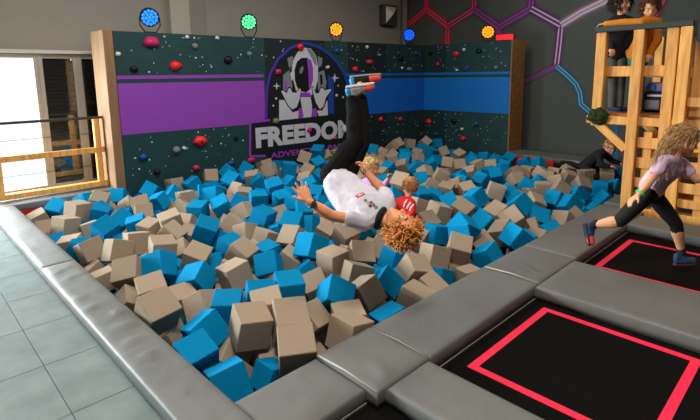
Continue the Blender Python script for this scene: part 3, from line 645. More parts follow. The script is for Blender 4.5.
# colour, centre (mm), quaternion (1/100), size (mm), class of every foam cube
CUBE_DATA = [int(v) for v in ("0,1220,3229,117,-18,64,72,22,225,1,0,1277,3974,-105,49,82,15,-26,204,0,0,1371,3699,67,-4,77,62,16,210,1,0,1513,3497,14,-11,69,71,10,188,1,0,1570,3269,25,6,74,37,56,187,1,1,1388,2854,"
 "51,-48,68,-48,-29,211,1,1,1211,2641,37,-7,69,70,17,202,1,0,1477,2715,-113,76,7,-37,-53,204,0,0,1297,3261,-150,34,74,12,-56,204,0,1,1249,2328,-5,18,78,60,-9,206,1,1,1529,2323,-91,-15,"
 "64,74,-11,160,1,0,1685,2553,-135,38,-63,-8,68,204,0,0,1402,2482,-189,6,82,45,35,204,0,0,1568,2582,127,-12,79,59,4,219,1,0,1772,2425,142,-15,83,51,18,219,1,1,1645,3011,68,-6,90,43,8,"
 "203,1,1,1896,2968,73,-15,83,53,13,204,1,0,1821,2753,101,0,85,52,11,210,1,1,2251,3097,-21,66,-51,6,55,204,0,0,2030,3653,20,-22,-44,86,13,204,0,0,1637,2184,89,-8,86,47,16,222,1,0,2008,"
 "2506,23,-11,-10,93,33,199,1,0,2023,2115,75,-10,68,72,-7,211,1,0,2185,2297,24,-1,87,49,3,215,1,1,2267,2528,102,-38,85,-33,-16,219,1,0,2534,2468,66,-31,54,63,47,206,1,1,2756,2455,62,-17,"
 "50,74,42,202,1,1,2441,2117,-20,18,81,56,1,212,1,0,2692,2719,82,-16,-53,83,9,208,1,0,2722,3051,108,-1,69,72,3,211,1,0,2976,2954,113,3,28,89,36,213,1,0,3753,3359,3,38,82,26,34,183,1,1,"
 "3346,2867,9,60,11,79,-1,204,0,0,3378,3907,14,-12,53,81,23,187,1,1,3023,4044,159,7,45,86,23,222,1,0,2855,3813,104,25,54,75,28,211,1,1,3683,4665,70,3,26,90,34,204,0,1,3786,5005,54,53,"
 "65,-11,53,204,0,1,4320,5182,70,-48,-29,82,-11,204,0,1,3950,4380,70,48,-1,-2,87,204,0,0,3141,2460,73,-25,80,53,13,208,1,0,2752,2145,34,-15,61,77,5,215,1,0,3079,2252,-10,-18,64,71,22,"
 "191,1,0,3495,2513,85,-9,81,56,-17,208,1,1,3397,2395,-81,15,16,-62,76,204,0,0,3638,2409,-113,-46,69,21,52,204,0,0,3603,2207,-61,4,82,57,0,173,1,1,3931,2217,29,25,66,70,-11,209,1,0,3797,"
 "2443,94,-17,93,25,21,213,1,1,4138,2953,43,51,61,49,37,195,1,1,4014,2574,87,1,92,32,21,208,1,1,4244,2682,142,39,-36,79,-31,220,1,1,4667,2680,104,28,75,46,39,211,1,0,4280,3185,80,-18,"
 "73,61,26,205,1,1,4165,2311,-59,49,19,82,22,204,0,0,4621,3269,116,-17,80,58,-4,214,1,0,4849,3095,120,-4,66,69,29,214,1,1,5499,3303,121,-25,52,61,54,215,1,0,5947,3264,143,62,-61,46,-20,"
 "219,1,1,7214,5276,73,63,63,-45,-5,204,0,0,6600,4964,70,95,-28,13,-1,204,0,0,6583,4625,70,80,-48,-20,32,204,0,0,7550,4900,63,-6,48,-50,72,204,0,1,7994,4852,70,59,63,-47,18,204,0,0,7864,"
 "4423,80,52,61,-22,56,204,0,1,7330,4153,69,68,-33,64,17,204,0,1,7879,4173,80,0,-32,-4,95,204,0,0,7062,4363,70,23,55,80,9,204,0,1,6410,4084,70,44,-33,58,60,204,0,0,6052,3965,70,74,53,"
 "-16,39,204,0,0,5755,3951,70,4,76,19,-63,204,0,1,6092,4665,70,79,16,-43,41,204,0,1,6748,5291,78,-1,46,48,75,204,0,1,6214,3213,58,4,89,-27,35,204,0,1,5266,4042,70,83,-54,11,-13,204,0,"
 "0,4807,3711,70,69,67,1,-28,204,0,0,5964,3724,70,56,-6,-76,-31,204,0,0,7525,5156,77,41,22,23,86,204,0,0,5083,2759,105,15,78,56,22,211,1,0,4871,2444,129,35,-41,83,-17,224,1,0,4594,2415,"
 "68,31,70,64,4,213,1,1,4468,2200,84,73,-57,38,6,219,1,1,5475,2666,140,-13,60,62,49,218,1,1,5457,2425,36,8,48,78,39,200,1,0,5624,2202,4,37,66,61,22,202,1,0,5225,2404,-55,-47,-10,-54,69,"
 "204,0,1,5373,2210,-83,-18,42,34,82,204,0,1,6269,2579,72,33,69,58,27,207,1,1,6061,3028,62,0,-55,73,41,204,0,0,6053,2762,45,42,-55,-1,72,204,0,0,4441,2549,-55,-22,-27,84,-42,204,0,0,6712,"
 "2699,104,-7,55,68,47,208,1,1,6796,2489,51,0,46,65,61,204,1,1,7353,2349,78,49,52,51,48,214,1,1,6213,2360,59,-7,47,64,61,204,1,1,6517,2119,-25,34,87,34,7,201,1,0,7395,2657,68,24,26,36,"
 "86,204,0,0,7817,3015,70,14,69,40,-59,204,0,0,8404,3249,70,77,-8,47,42,204,0,0,8177,2870,70,58,-67,-32,34,204,0,1,7731,2286,25,-31,-46,81,19,204,0,0,7214,2953,80,-49,81,-15,-29,204,0,"
 "0,7560,3217,70,-2,64,75,-18,204,0,1,7126,3182,49,-30,88,-32,-19,204,0,0,1597,6529,131,2,83,-55,-8,218,1,1,1507,7103,61,3,40,86,33,204,0,0,1937,6836,119,-8,27,93,25,214,1,1,2269,7089,"
 "80,-41,24,12,87,204,0,1,1879,6622,29,-1,-60,-47,65,204,0,1,1867,7180,72,24,94,26,0,204,0,0,1354,6108,81,6,84,-53,-8,214,1,0,1212,6514,-44,-7,-2,92,39,203,1,0,1291,7115,-39,63,-54,36,"
 "42,204,0,1,1562,6458,-84,-27,-7,69,67,204,0,1,1606,5536,102,-12,54,79,28,211,1,1,1801,6385,60,58,23,77,-10,204,0,0,1598,6089,-33,11,99,-1,9,204,0,1,1216,5923,-58,-21,50,83,13,181,1,"
 "1,1308,5365,-7,-26,54,80,7,194,1,1,1651,5711,-42,83,-6,38,40,204,0,0,1327,5116,55,61,32,56,46,206,1,0,1290,5677,-38,8,-47,88,-4,204,0,0,1474,4763,99,44,50,66,35,210,1,0,1694,4881,95,"
 "-46,60,49,44,214,1,0,1363,4168,81,21,27,89,30,214,1,0,1264,4530,-59,9,73,67,6,173,1,0,1532,4330,-23,-29,80,39,-35,204,0,1,1590,4080,107,-48,82,4,-30,213,1,0,1932,4067,88,-12,39,88,24,"
 "207,1,1,1704,3601,88,-41,77,-25,-41,209,1,1,2419,4721,-39,20,84,29,42,204,0,1,2461,4457,-1,65,41,-25,-59,204,0,1,2345,4162,61,34,52,44,65,201,1,0,1946,3408,112,12,71,70,3,209,1,0,1808,"
 "3738,-104,-4,88,23,42,204,0,0,1900,3510,-132,9,80,44,-40,204,0,0,2281,3849,89,-21,53,80,20,207,1,1,2127,2911,96,-8,83,54,8,208,1,1,2745,3378,154,57,-65,-40,-29,221,1,1,2617,3923,-22,"
 "52,54,50,-43,204,0,1,2317,3452,69,-4,81,39,44,202,1,0,2616,3558,0,15,50,49,70,204,0,1,2606,3275,-45,80,-33,-5,49,204,0,0,2511,3040,-54,79,-53,-1,-31,204,0,0,1747,4383,136,-10,77,63,"
 "2,218,1,0,2039,4847,96,-29,44,83,18,209,1,0,2182,5162,141,5,77,62,14,219,1,0,2285,6282,106,-18,69,53,46,211,1,1,2550,6387,80,58,-75,-32,5,204,0,0,2214,6041,45,72,-23,34,57,204,0,0,2888,"
 "6284,84,66,-75,2,-4,204,0,1,2688,5518,98,4,44,89,10,210,1,1,2019,5751,10,-4,97,-22,13,204,0,0,2071,5500,10,22,-5,74,-64,204,0,1,1971,6091,10,48,63,60,-11,204,0,0,2270,4924,7,-36,29,"
 "73,-51,204,0,0,2474,5422,2,61,-68,3,40,204,0,1,2285,4562,156,-14,32,91,21,221,1,1,2938,5380,129,8,79,54,27,216,1,0,3430,6081,-49,37,81,-8,-45,204,0,0,3562,5872,71,53,70,32,36,204,0,"
 "1,3431,5301,131,-7,83,55,6,217,1,1,3300,5569,74,41,-16,80,41,204,0,0,3098,5145,70,85,44,22,19,204,0,0,2828,4938,10,6,59,57,57,204,0,1,3007,4568,135,-15,56,81,7,218,1,0,2759,4552,9,3,"
 "20,-54,82,204,0,0,2803,4226,10,-8,84,2,54,204,0,1,3059,4330,-4,-49,-56,-32,59,204,0,1,3963,5491,18,16,23,92,28,204,0,1,3791,5268,70,60,80,-10,2,204,0,1,3716,6449,177,-36,73,-57,9,219,"
 "1,0,3620,6127,85,23,58,70,34,201,1,1,3487,6481,40,51,70,40,29,204,0,1,3201,6105,95,57,7,61,-54,204,0,1,3240,6379,107,-47,-32,60,56,204,0,1,4984,7016,152,-17,8,2,98,204,0,1,4821,6469,"
 "205,72,-65,20,-13,218,1,1,3962,5679,153,-3,79,57,24,221,1,0,4564,6675,193,88,-11,-11,-45,204,0,0,4101,6485,146,-45,-14,-1,88,204,0,1,4067,6253,117,74,-50,42,17,204,0,0,5456,6825,275,"
 "13,42,66,60,218,1,1,5891,6967,307,8,48,85,20,218,1,0,5101,6311,137,24,79,-44,-34,204,0,0,4756,5958,88,-44,-19,86,-19,204,0,0,6365,6942,214,66,46,40,44,204,0,1,5016,5959,96,-50,18,78,"
 "-34,204,0,1,4602,5651,75,4,52,-24,82,204,0,1,6269,6947,-17,56,-13,-53,62,204,0,0,5265,4388,205,17,58,73,33,230,1,0,6736,5577,83,76,41,42,-28,204,0,1,7120,5838,138,18,49,76,38,217,1,"
 "0,7019,6327,98,-15,48,61,62,204,0,0,7236,6221,138,17,-38,-16,90,204,0,1,6450,5666,76,72,-17,-24,63,204,0,1,6962,5422,42,-43,-41,77,22,204,0,0,7814,6100,116,24,-10,77,-58,204,0,1,7185,"
 "6743,221,-23,-34,91,2,204,0,0,8522,6826,24,61,-71,14,32,204,0,1,8785,6812,44,-42,49,-20,74,204,0,0,8106,6849,229,23,10,89,37,204,0,0,8373,6733,232,64,-58,-31,41,204,0,0,6120,6955,176,"
 "57,-3,49,-66,204,0,0,9030,6799,128,-16,88,-26,37,204,0,0,8831,6633,204,-27,49,-19,81,204,0,1,9030,6480,171,12,5,20,97,204,0,1,7516,6184,126,-37,-29,-14,87,204,0,0,7622,5934,75,-45,75,"
 "42,26,204,0,1,8290,6330,132,-50,43,-26,71,204,0,0,8493,5927,99,-41,75,22,-47,204,0,1,7607,5501,72,-35,70,49,39,204,0,0,8496,5515,73,51,-56,-61,24,204,0,1,8319,5084,70,38,81,30,33,204,"
 "0,1,8625,4994,70,52,-44,-39,62,204,0,0,7792,4662,58,54,2,-18,-82,204,0,0,7763,6718,219,-43,88,22,1,204,0,0,7020,6083,110,70,66,-26,-12,204,0,1,6652,4294,70,16,22,94,-20,204,0,1,8287,"
 "6073,107,53,84,3,-10,204,0,1,8750,4542,70,-45,50,70,-25,204,0,1,8553,4112,70,-11,-4,22,97,204,0,1,8579,3863,70,20,-33,80,46,204,0,1,8399,4630,70,35,84,10,41,204,0,1,7619,4068,60,74,"
 "-13,32,58,204,0,1,7185,3963,71,86,-22,36,28,204,0,0,7503,3786,70,-39,92,-1,7,204,0,0,7755,3704,72,44,56,-49,51,204,0,1,6854,3248,71,-13,14,-27,94,204,0,0,7055,3532,70,91,-34,9,-22,204,"
 "0,0,6773,2972,70,33,-35,-61,62,204,0,0,6279,2895,80,32,7,9,94,204,0,0,7964,3296,63,71,-68,16,9,204,0,0,7778,3449,75,35,73,36,46,204,0,1,4940,4581,49,77,49,-22,36,207,2,0,6107,5849,51,"
 "89,35,-8,26,209,2,1,8712,2939,76,50,-38,-57,52,207,2,0,8712,2198,-12,26,36,-37,82,207,2,0,3096,7088,119,11,99,5,0,206,2,1,5888,6090,98,-49,-39,73,29,204,2,1,2738,7108,94,-30,39,87,-11,"
 "205,2,1,8712,2492,41,-30,47,29,78,207,2,0,4379,4508,74,-12,-22,96,15,206,2,1,4165,4016,58,43,59,4,68,205,2,0,3365,3553,77,10,3,96,27,208,2,0,5474,5532,58,-9,71,62,32,205,2,1,4314,7023,"
 "195,46,68,56,15,207,2,0,3819,2986,50,84,6,51,19,210,2,1,4924,4261,58,64,2,46,62,206,2,0,4462,4004,49,74,58,-18,29,207,2,1,4696,5242,48,62,19,-17,74,204,2,0,3683,7057,153,62,-11,72,-28,"
 "208,2,0,5626,5299,44,8,51,84,-16,204,2,0,6492,6270,129,22,-8,91,34,206,2,1,8302,2204,-16,64,-6,67,-37,208,2,0,5253,5729,85,-4,10,88,-46,205,2,1,6490,6686,171,-12,-4,99,7,206,2,0,5052,"
 "4953,58,34,63,59,-38,206,2,1,5505,4918,73,77,31,55,9,209,2,0,4503,3749,66,87,19,-11,-44,204,2,1,6721,3959,59,-41,-2,91,10,204,2,1,4491,6029,61,61,34,33,63,207,2,1,3286,6863,119,-16,"
 "-17,-66,71,208,2,1,3656,3584,73,44,-35,12,82,207,2,0,8338,2617,63,83,10,-3,-55,205,2,1,7029,2198,-15,88,22,26,-34,208,2,0,5996,2198,-25,-44,-57,16,67,206,2,1,5023,5298,67,98,4,0,18,"
 "207,2,1,6916,6884,220,2,23,75,62,206,2,0,8712,3313,46,25,8,72,-64,209,2,1,4003,7040,176,-22,92,6,-31,205,2,1,4718,2198,-41,51,73,17,-42,207,2,0,4700,7003,196,71,-16,8,68,210,2,0,5841,"
 "4260,78,52,-3,77,37,209,2,1,5586,6612,158,73,-40,29,48,208,2,1,4129,4843,19,13,24,19,94,207,2,1,2955,6842,34,57,-73,-33,-19,205,2,0,6593,6074,40,-9,-55,66,-51,204,2,0,2738,6044,-9,-33,"
 "50,80,-6,206,2,0,4995,2198,-69,-20,-37,-59,69,206,2,0,1970,4505,3,59,54,10,59,206,2,1,4165,3495,19,67,-58,43,-17,208,2,1,4361,5566,-8,83,-19,-13,51,207,2,1,3445,4283,2,58,-76,-1,28,"
 "209,2,0,3394,3118,-3,22,81,-36,-41,208,2,0,2275,6724,-5,74,-48,-9,-47,208,2,0,6121,6515,101,19,68,54,-45,206,2,0,4067,3780,-7,-25,59,49,59,209,2,1,4224,4306,-20,28,20,46,82,206,2,1,"
 "5510,4003,7,19,-17,83,-50,209,2,0,5494,6229,30,61,63,-43,21,205,2,0,7910,2198,-79,77,-4,-48,-41,206,2,0,3446,4875,-10,-31,72,27,-57,209,2,0,6176,5603,20,44,65,-50,-37,205,2,0,6196,6152,"
 "32,18,95,26,0,204,2,1,8801,5949,3,85,-12,14,49,206,2,1,5408,3640,16,33,87,27,-25,205,2,0,3856,4807,-88,57,-35,-56,49,209,3,1,6080,5058,-101,80,-54,-1,-27,204,3,0,7496,3440,-97,19,71,"
 "-35,-58,204,3,0,7917,2539,-95,5,31,74,-59,205,3,1,2798,6739,-85,1,43,82,38,204,3,0,2343,5748,-97,51,69,-2,-51,207,3,1,5336,3076,-106,-9,-27,-44,85,210,3,1,4311,6689,28,-38,32,69,-53,"
 "210,3,1,7582,4426,-92,44,70,5,56,207,3,0,5738,6867,47,37,-41,46,69,209,3,0,3825,4069,-92,22,11,-46,85,204,3,1,5793,2968,-84,29,9,93,22,210,3,1,7700,6512,-7,-39,-45,62,50,204,3,0,6571,"
 "5695,-93,51,80,-31,-6,207,3,1,7080,5743,-75,96,-22,18,-1,204,3,0,2917,3415,-81,-28,-21,89,-28,205,3,0,3893,6785,16,-10,-30,69,-65,208,3,0,3726,5761,-78,82,33,4,-47,207,3,1,5860,2416,"
 "-125,-27,53,-55,59,205,3,0,3143,5356,-93,40,-3,41,82,210,3,0,5817,5465,-98,60,-43,-6,-67,205,3,0,6032,4562,-86,-40,75,-33,41,206,3,1,5184,5529,-71,79,-49,-34,-12,205,3,0,5727,2669,-81,"
 "17,-18,37,89,205,3,0,7029,6607,37,-19,25,81,50,208,3,1,7671,2790,-87,29,40,73,47,204,3,0,3287,7041,-43,12,68,73,1,206,3,1,5666,4540,-105,59,-53,50,34,207,3,0,6362,5256,-107,63,44,-2,"
 "-64,210,3,1,5649,6434,-28,12,68,-40,60,205,3,1,5786,5128,-91,-19,87,37,-25,206,3,0,1652,4689,-114,22,80,-17,-54,206,3,0,8108,5328,-90,56,-49,22,63,208,3,1,6683,3634,-76,17,-12,66,72,"
 "208,3,0,5159,3830,-88,-18,-56,80,9,207,3,0,2582,4160,-81,-5,58,-16,80,204,3,0,5155,6775,41,47,-26,33,78,206,3,1,3115,3599,-91,-46,44,34,69,209,3,0,8019,4054,-104,30,82,-10,47,209,3,"
 "1,8134,5737,-91,-36,7,86,35,206,3,1,7372,5919,-77,-34,88,-26,-21,210,3,1,3982,6073,-66,-5,-50,42,75,204,3,1,3610,6884,-13,-8,-66,34,67,210,3,0,4866,3485,-82,3,83,51,-23,205,3,0,7584,"
 "6845,68,70,-55,20,42,210,3,1,4436,6429,-33,44,-25,15,85,207,3,1,4914,6246,-32,31,93,-4,-18,208,3,0,5267,2631,-83,54,-67,33,38,207,3,0,6835,6447,-21,86,-39,10,-32,205,3,1,6606,2433,-92,"
 "-30,78,-53,17,210,3,0,6801,4478,-88,69,-17,-17,68,204,3,0,1389,4702,-107,-40,-58,69,20,206,3,0,8788,5096,-75,67,-34,1,-66,209,3,1,5251,6533,4,-48,-50,59,-41,207,3,1,1747,5408,-79,27,"
 "8,43,86,204,3,1,7341,6443,-23,52,-62,58,0,207,3,1,8780,5408,-82,76,-23,60,-4,210,3,0,1975,5281,-80,-35,-40,-47,70,204,3,1,2535,7119,-71,-38,-41,76,33,204,3,0,8897,5692,-97,42,5,73,54,"
 "209,3,0,7270,6865,71,-36,-22,72,56,208,3,1,6779,5900,-93,52,74,26,34,210,3,1,2948,2696,-73,-26,70,0,66,208,3,1,6139,3596,-85,-43,-28,71,48,204,3,1,6766,4156,-109,60,-16,43,-65,205,3,"
 "0,3038,5846,-82,14,89,0,-43,207,3,0,8047,3080,-74,75,-63,6,21,206,3,1,7071,4674,-107,-44,90,-5,3,205,3,1,4781,4158,-102,68,54,48,-13,206,3,0,2342,2690,-80,-12,-34,83,-42,208,3,0,1288,"
 "6301,-117,50,52,-7,68,204,3,0,5699,3252,-96,75,-52,22,35,209,3,0,2705,6436,-92,-26,-15,89,-34,209,3,0,5342,4578,-84,71,-65,-1,28,208,3,0,8114,6285,-17,2,1,96,-27,206,3,1,7088,2816,-96,"
 "48,61,63,-6,207,3,0,3702,4358,-106,77,-64,4,2,204,3,1,1549,6724,-92,-3,72,9,69,204,3,1,4318,5889,-67,48,79,10,37,205,3,0,4916,2980,-106,56,-75,19,-30,206,3,1,6282,3811,-90,90,36,-22,"
 "-11,208,3,0,8038,3518,-95,53,12,-79,-27,207,3,0,4010,5169,-91,73,52,0,-44,206,3,1,8300,4837,-109,19,-21,87,-41,209,3,0,4580,5062,-85,49,-51,67,-22,208,3,1,7839,5876,-63,92,-15,21,-29,"
 "208,3,0,6743,2198,-179,13,-49,-21,83,204,3,0,3242,6627,-51,21,97,-12,-8,206,3,0,6989,3327,-101,-24,-39,82,-35,208,3,0,3500,5351,-83,73,-51,-25,37,205,3,1,8712,3109,-108,69,39,0,62,209,"
 "3,0,4726,4769,-74,77,36,-42,-30,207,3,0,5594,5680,-101,90,-27,20,-28,207,3,0,3995,3195,-94,-36,41,56,62,209,3,1,3067,4919,-89,-16,14,78,58,205,3,0,6356,4728,-84,74,-61,19,-21,209,3,"
 "0,1301,4908,-126,-35,-56,69,31,206,3,1,8173,4584,-81,74,-57,-27,-24,207,3,0,8876,6232,-61,68,26,52,-44,207,3,1,7367,5609,-81,-23,91,-9,-33,207,3,1,4432,3376,-99,64,-56,36,38,205,3,1,"
 "8346,2374,-124,-38,84,22,33,206,3,0,7156,4981,-87,82,-26,-46,21,206,3,1,5959,3402,-108,-25,79,55,10,208,3,1,8125,6638,43,10,77,-56,29,207,3,0,6485,2965,-98,79,-21,-54,-18,210,3,0,3533,"
 "2839,-107,0,79,-38,49,207,3,0,7509,4672,-74,-9,-43,-33,83,205,3,1,3262,4577,-93,-41,32,83,19,209,3,1,4991,5740,-94,28,72,64,-3,209,3,0,1755,2235,-158,-9,34,61,71,207,3,1,1854,4246,-110,"
 "66,56,-45,20,208,3,1,1873,4892,-84,21,79,29,49,208,3,0,4603,4501,-89,35,-37,79,-33,210,3,1,7842,5430,-101,6,-52,84,16,207,3,0,7419,5332,-105,50,67,-39,39,204,3,0,6246,4259,-98,56,56,"
 "25,-55,207,3,1,3778,2703,-96,39,-5,-52,76,205,3,1,2574,5072,-89,57,-77,-18,-21,205,3,1,5386,6861,53,63,43,-56,32,206,3,0,8180,3742,-82,-14,-38,89,20,205,3,1,7195,2489,-119,-45,11,6,"
 "89,208,3,1,8523,6367,-31,62,-40,61,30,209,3,0,3026,3106,-91,-49,47,66,-31,206,3,0,8487,3013,-106,71,-42,-17,-54,206,3,1,7862,6307,-29,42,-38,76,31,204,3,0,2109,7053,-101,47,29,-45,70,"
 "210,3,0,4765,3904,-108,39,58,50,51,208,3,0,7416,3178,-101,54,15,51,-65,204,3,0,2699,2859,-108,64,39,67,1,207,3,1,8222,3356,-100,21,13,72,65,209,3,0,4245,6151,-43,73,-40,15,-54,204,3,"
 "1,5307,5231,-106,8,-26,73,63,210,3,1,5374,4229,-85,91,30,10,28,205,3,0,2882,5203,-86,88,34,18,-26,204,3,1,7717,3904,-107,10,78,34,51,209,3,1,6704,6896,65,38,92,-12,-2,207,3,0,4304,2838,"
 "-92,-44,-4,74,-50,208,3,1,1503,3796,-124,60,-61,-42,29,204,3,0,5191,3339,-76,87,49,-6,-10,209,3,0,6823,4795,-105,50,35,-79,-6,206,3,1,2176,6453,-93,83,20,-39,-34,210,3,1,2128,4164,-78,"
 "42,-48,74,24,208,3,1,2214,5241,-106,48,-50,63,35,207,3,1,6552,6424,-21,85,46,-23,13,208,3,0,3331,5811,-103,-11,79,52,-31,210,3,0,3775,3804,-97,39,24,59,66,205,3,1,7710,4962,-102,83,"
 "47,23,-17,208,3,1,6969,3916,-108,51,1,15,-85,206,3,0,5002,2588,-81,-35,-58,32,66,208,3,1,6301,2245,-158,73,-28,-2,63,210,3,1,1546,5100,-100,-13,39,88,-24,206,3,0,2775,5746,-90,58,46,"
 "59,31,205,3,0,4601,5419,-93,20,-9,-21,95,205,3,1,2940,3934,-80,-18,39,85,-30,206,3,1,6801,5054,-85,76,23,-60,8,207,3,1,5470,5869,-78,66,25,64,-30,209,3,0,4900,6669,46,13,9,44,88,206,"
 "3,0,4481,2198,-162,57,-16,76,26,204,3,0,8540,5276,-86,62,-74,24,-10,204,3,0,3177,4123,-80,-13,-48,65,-57,204,3,0,6523,2663,-87,36,81,-35,32,208,3,0,6474,4338,-91,-42,67,-10,61,207,3,"
 "0,7544,2198,-183,-1,64,51,-57,206,3,1,2452,6090,-93,75,41,-46,22,207,3,1,7476,3953,-85,-12,20,97,2,204,3,0,2304,3344,-104,-17,10,84,50,208,3,1,4462,3056,-99,22,71,-25,-61,205,3,0,8712,"
 "2748,-90,45,-42,52,59,208,3,0,2966,6496,-59,9,-66,69,29,204,3,1,1774,4000,-105,-43,73,45,29,209,3,0,4513,7013,34,62,-61,44,22,206,3,0,2044,3286,-98,-31,-41,81,-28,204,3,0,8573,6585,"
 "40,-45,-17,20,85,204,3,1,7520,2506,-83,14,59,71,35,204,3,0,4237,5024,-100,88,-20,18,-39,207,3,0,6576,3316,-78,81,-40,-38,18,205,3,0,4834,5025,-85,23,-12,78,57,208,3,1,4091,5696,-96,"
 "24,47,6,85,207,3,0,6449,3594,-97,57,21,10,-79,207,3,1,3209,2653,-96,70,-12,70,-7,205,3,0,7375,5064,-75,74,-10,-2,-67,206,3,1,5234,4848,-76,98,4,14,-9,204,3,0,8117,2198,-181,14,80,18,"
 "56,205,3,0,2441,6888,-80,73,-60,-10,30,209,3,1,6309,3401,-100,60,-13,-78,-14,209,3,0,3182,3342,-83,12,92,-5,38,208,3,0,4343,4814,-101,47,1,-32,82,207,3,0,5242,6069,-44,-31,62,51,51,"
 "209,3,0,5718,3718,-103,56,-76,-8,-32,207,3,1,7431,2909,-78,-25,-13,76,59,208,3,1,8554,5671,-81,61,-22,46,-61,207,3,1,7758,3210,-99,-37,65,4,66,204,3,0,2595,2400,-127,-6,-26,-51,82,209,"
 "3,0,5826,5891,-81,21,86,-37,-27,204,3,1,3806,6281,-56,57,-55,-30,-54,209,3,1,2403,3682,-103,-27,-27,43,82,206,3,1,5077,4478,-79,62,64,-2,-46,205,3,1,8992,4949,-109,-1,-59,3,80,208,3,"
 "0,4516,4270,-73,41,-51,9,76,208,3,1,7170,3607,-107,-13,-60,63,-47,204,3,1,6870,2676,-99,-36,-62,70,2,207,3,1,1420,3023,-131,-29,3,96,2,207,3,0,7953,2763,-102,36,-48,62,-51,204,3,1,7857,"
 "6834,44,-37,93,-8,3,206,3,1,4123,6894,41,55,83,3,-3,205,3,0,4166,5332,-102,-43,36,81,17,204,3,0,1791,3286,-93,25,11,2,96,207,3,1,5947,6706,23,57,12,-81,-2,206,3,1,5692,6154,-71,47,-18,"
 "64,58,207,3,0,8549,6092,-76,38,83,40,-4,204,3,1,5510,2803,-87,77,-48,25,34,208,3,1,5606,4312,-100,33,65,44,53,204,3,1,8135,4324,-78,40,-46,62,49,209,3,0,7057,4185,-107,87,44,16,17,207,"
 "3,0,5612,3492,-86,-7,36,60,71,206,3,0,3517,3321,-80,39,76,51,12,205,3,1,5970,6333,-24,64,-55,28,-46,205,3,1,3540,4585,-107,64,-71,18,-23,205,3,0,2052,2741,-100,77,-1,-61,18,207,3,0,"
 "2843,2199,-165,48,-53,35,60,205,3,0,4673,2875,-90,86,-43,-26,-9,206,3,1,6057,5310,-80,1,-35,-49,80,208,3,1,4089,3612,-195,-8,44,1,89,199,3,1,6751,6175,-142,-42,-2,5,90,199,3,0,6158,"
 "2913,-178,97,5,-26,-2,199,3,0,7822,3600,-183,77,19,61,-1,199,3,0,5669,4855,-178,68,-19,11,70,199,3,1,3780,3182,-191,75,63,-21,2,199,3,1,7135,4429,-163,-15,-17,-56,80,199,3,0,3447,5124,"
 "-161,53,-76,-37,0,199,3,0,1683,6211,-186,92,35,-2,-15,199,3,0,2892,4495,-197,-17,-49,-59,62,199,3,1,3422,3828,-177,20,95,13,19,199,3,1,4951,5227,-167,64,-2,4,-77,199,3,1,8992,6478,-103,"
 "12,45,-45,77,199,3,0,8354,3609,-161,88,-46,6,10,199,3,1,7913,4803,-200,-15,-6,-14,98,199,3,1,3484,5709,-181,-18,1,80,-57,199,3,0,8712,4806,-183,-30,79,-10,53,199,3,1,6461,4568,-164,"
 "-1,29,86,41,199,3,0,4123,4108,-195,39,-21,86,24,199,3,0,4715,6410,-108,-38,-31,19,85,199,3,0,4073,2959,-182,-8,87,44,19,199,3,1,1980,6239,-180,58,1,70,-43,199,3,1,6725,6678,-67,79,-59,"
 "-12,8,199,3,1,4685,2541,-174,-6,53,-3,85,199,3,0,7093,3081,-171,34,-19,27,88,199,3,0,4444,3655,-192,-5,17,76,62,199,3,1,3820,5451,-198,43,66,56,26,199,3,0,2081,4975,-200,1,98,-2,19,"
 "199,3,1,3827,4588,-160,-48,6,70,-52,199,3,1,8712,3934,-163,-31,81,16,-48,199,3,1,7542,6236,-140,-2,92,15,36,199,3,1,3848,6571,-106,-11,60,71,-35,199,3,1,2100,2286,-231,33,-10,92,20,"
 "199,3,1,1766,5111,-185,78,-48,-37,-17,199,3,0,3080,5587,-191,-7,93,-37,-2,199,3,0,2458,6628,-171,52,64,54,17,199,3,0,8657,4356,-173,71,8,43,-56,199,3,1,1490,7035,-194,-28,10,58,76,199,"
 "3,0,1958,2475,-199,89,-38,-18,-16,199,3,1,3331,3544,-185,-11,92,-15,-34,199,3,0,5950,3893,-197,-35,-35,76,42,199,3,1,3180,2198,-258,24,82,-46,-25,199,3,0,8449,4971,-189,77,46,33,31,"
 "199,3,0,6007,4202,-185,33,18,-53,76,199,3,0,6337,3195,-178,54,64,-42,33,199,3,0,6291,6047,-162,76,6,-41,-50,199,3,1,7929,6057,-138,50,-19,-28,-80,199,3,0,8254,5130,-187,-13,54,9,82,"
 "199,3,1,7544,6649,-59,55,82,-11,-15,199,3,1,2374,2477,-207,37,87,-16,29,199,3,0,4194,2533,-196,35,18,45,80,199,3,0,2753,5383,-173,25,-48,77,-35,199,3,1,4239,4565,-178,-1,89,-36,-28,"
 "199,3,0,2225,4563,-191,85,-26,9,-44,199,3,0,4049,2682,-195,54,7,-71,-45,199,3,1,6908,3677,-175,-18,64,-53,-52,199,3,1,6290,2593,-183,52,-79,-1,33,199,3,0,4802,4459,-177,82,-14,41,36,"
 "199,3,0,8439,3900,-195,-8,58,69,43,199,3,1,8228,2630,-164,77,-55,-13,28,199,3,1,6722,2602,-205,33,47,75,32,199,3,0,2287,3998,-199,64,68,-11,-35,199,3,0,8497,5909,-172,14,-44,-39,80,"
 "199,3,1,4957,6989,-57,73,-68,2,0,199,3,1,2805,6208,-180,72,32,19,58,199,3,1,5976,2704,-188,-25,-7,-1,97,199,3,1,5256,3513,-186,85,50,-17,-8,199,3,0,3801,2243,-249,-27,1,21,94,199,3,"
 "0,4418,5253,-183,53,-4,79,-31,199,3,0,3267,6039,-186,-13,-47,70,53,199,3,1,1358,4259,-215,64,-60,30,-37,199,3,0,1965,6551,-170,37,-60,66,26,199,3,1,4108,6676,-88,-17,-20,23,94,199,3,"
 "0,8712,2198,-259,0,91,42,0,199,3,1,1313,3630,-236,40,24,88,-3,199,3,1,1525,2198,-279,68,-50,49,22,199,3,0,6463,4078,-171,73,-51,-46,2,199,3,1,1904,6985,-165,-28,70,-42,-51,199,3,1,8286,"
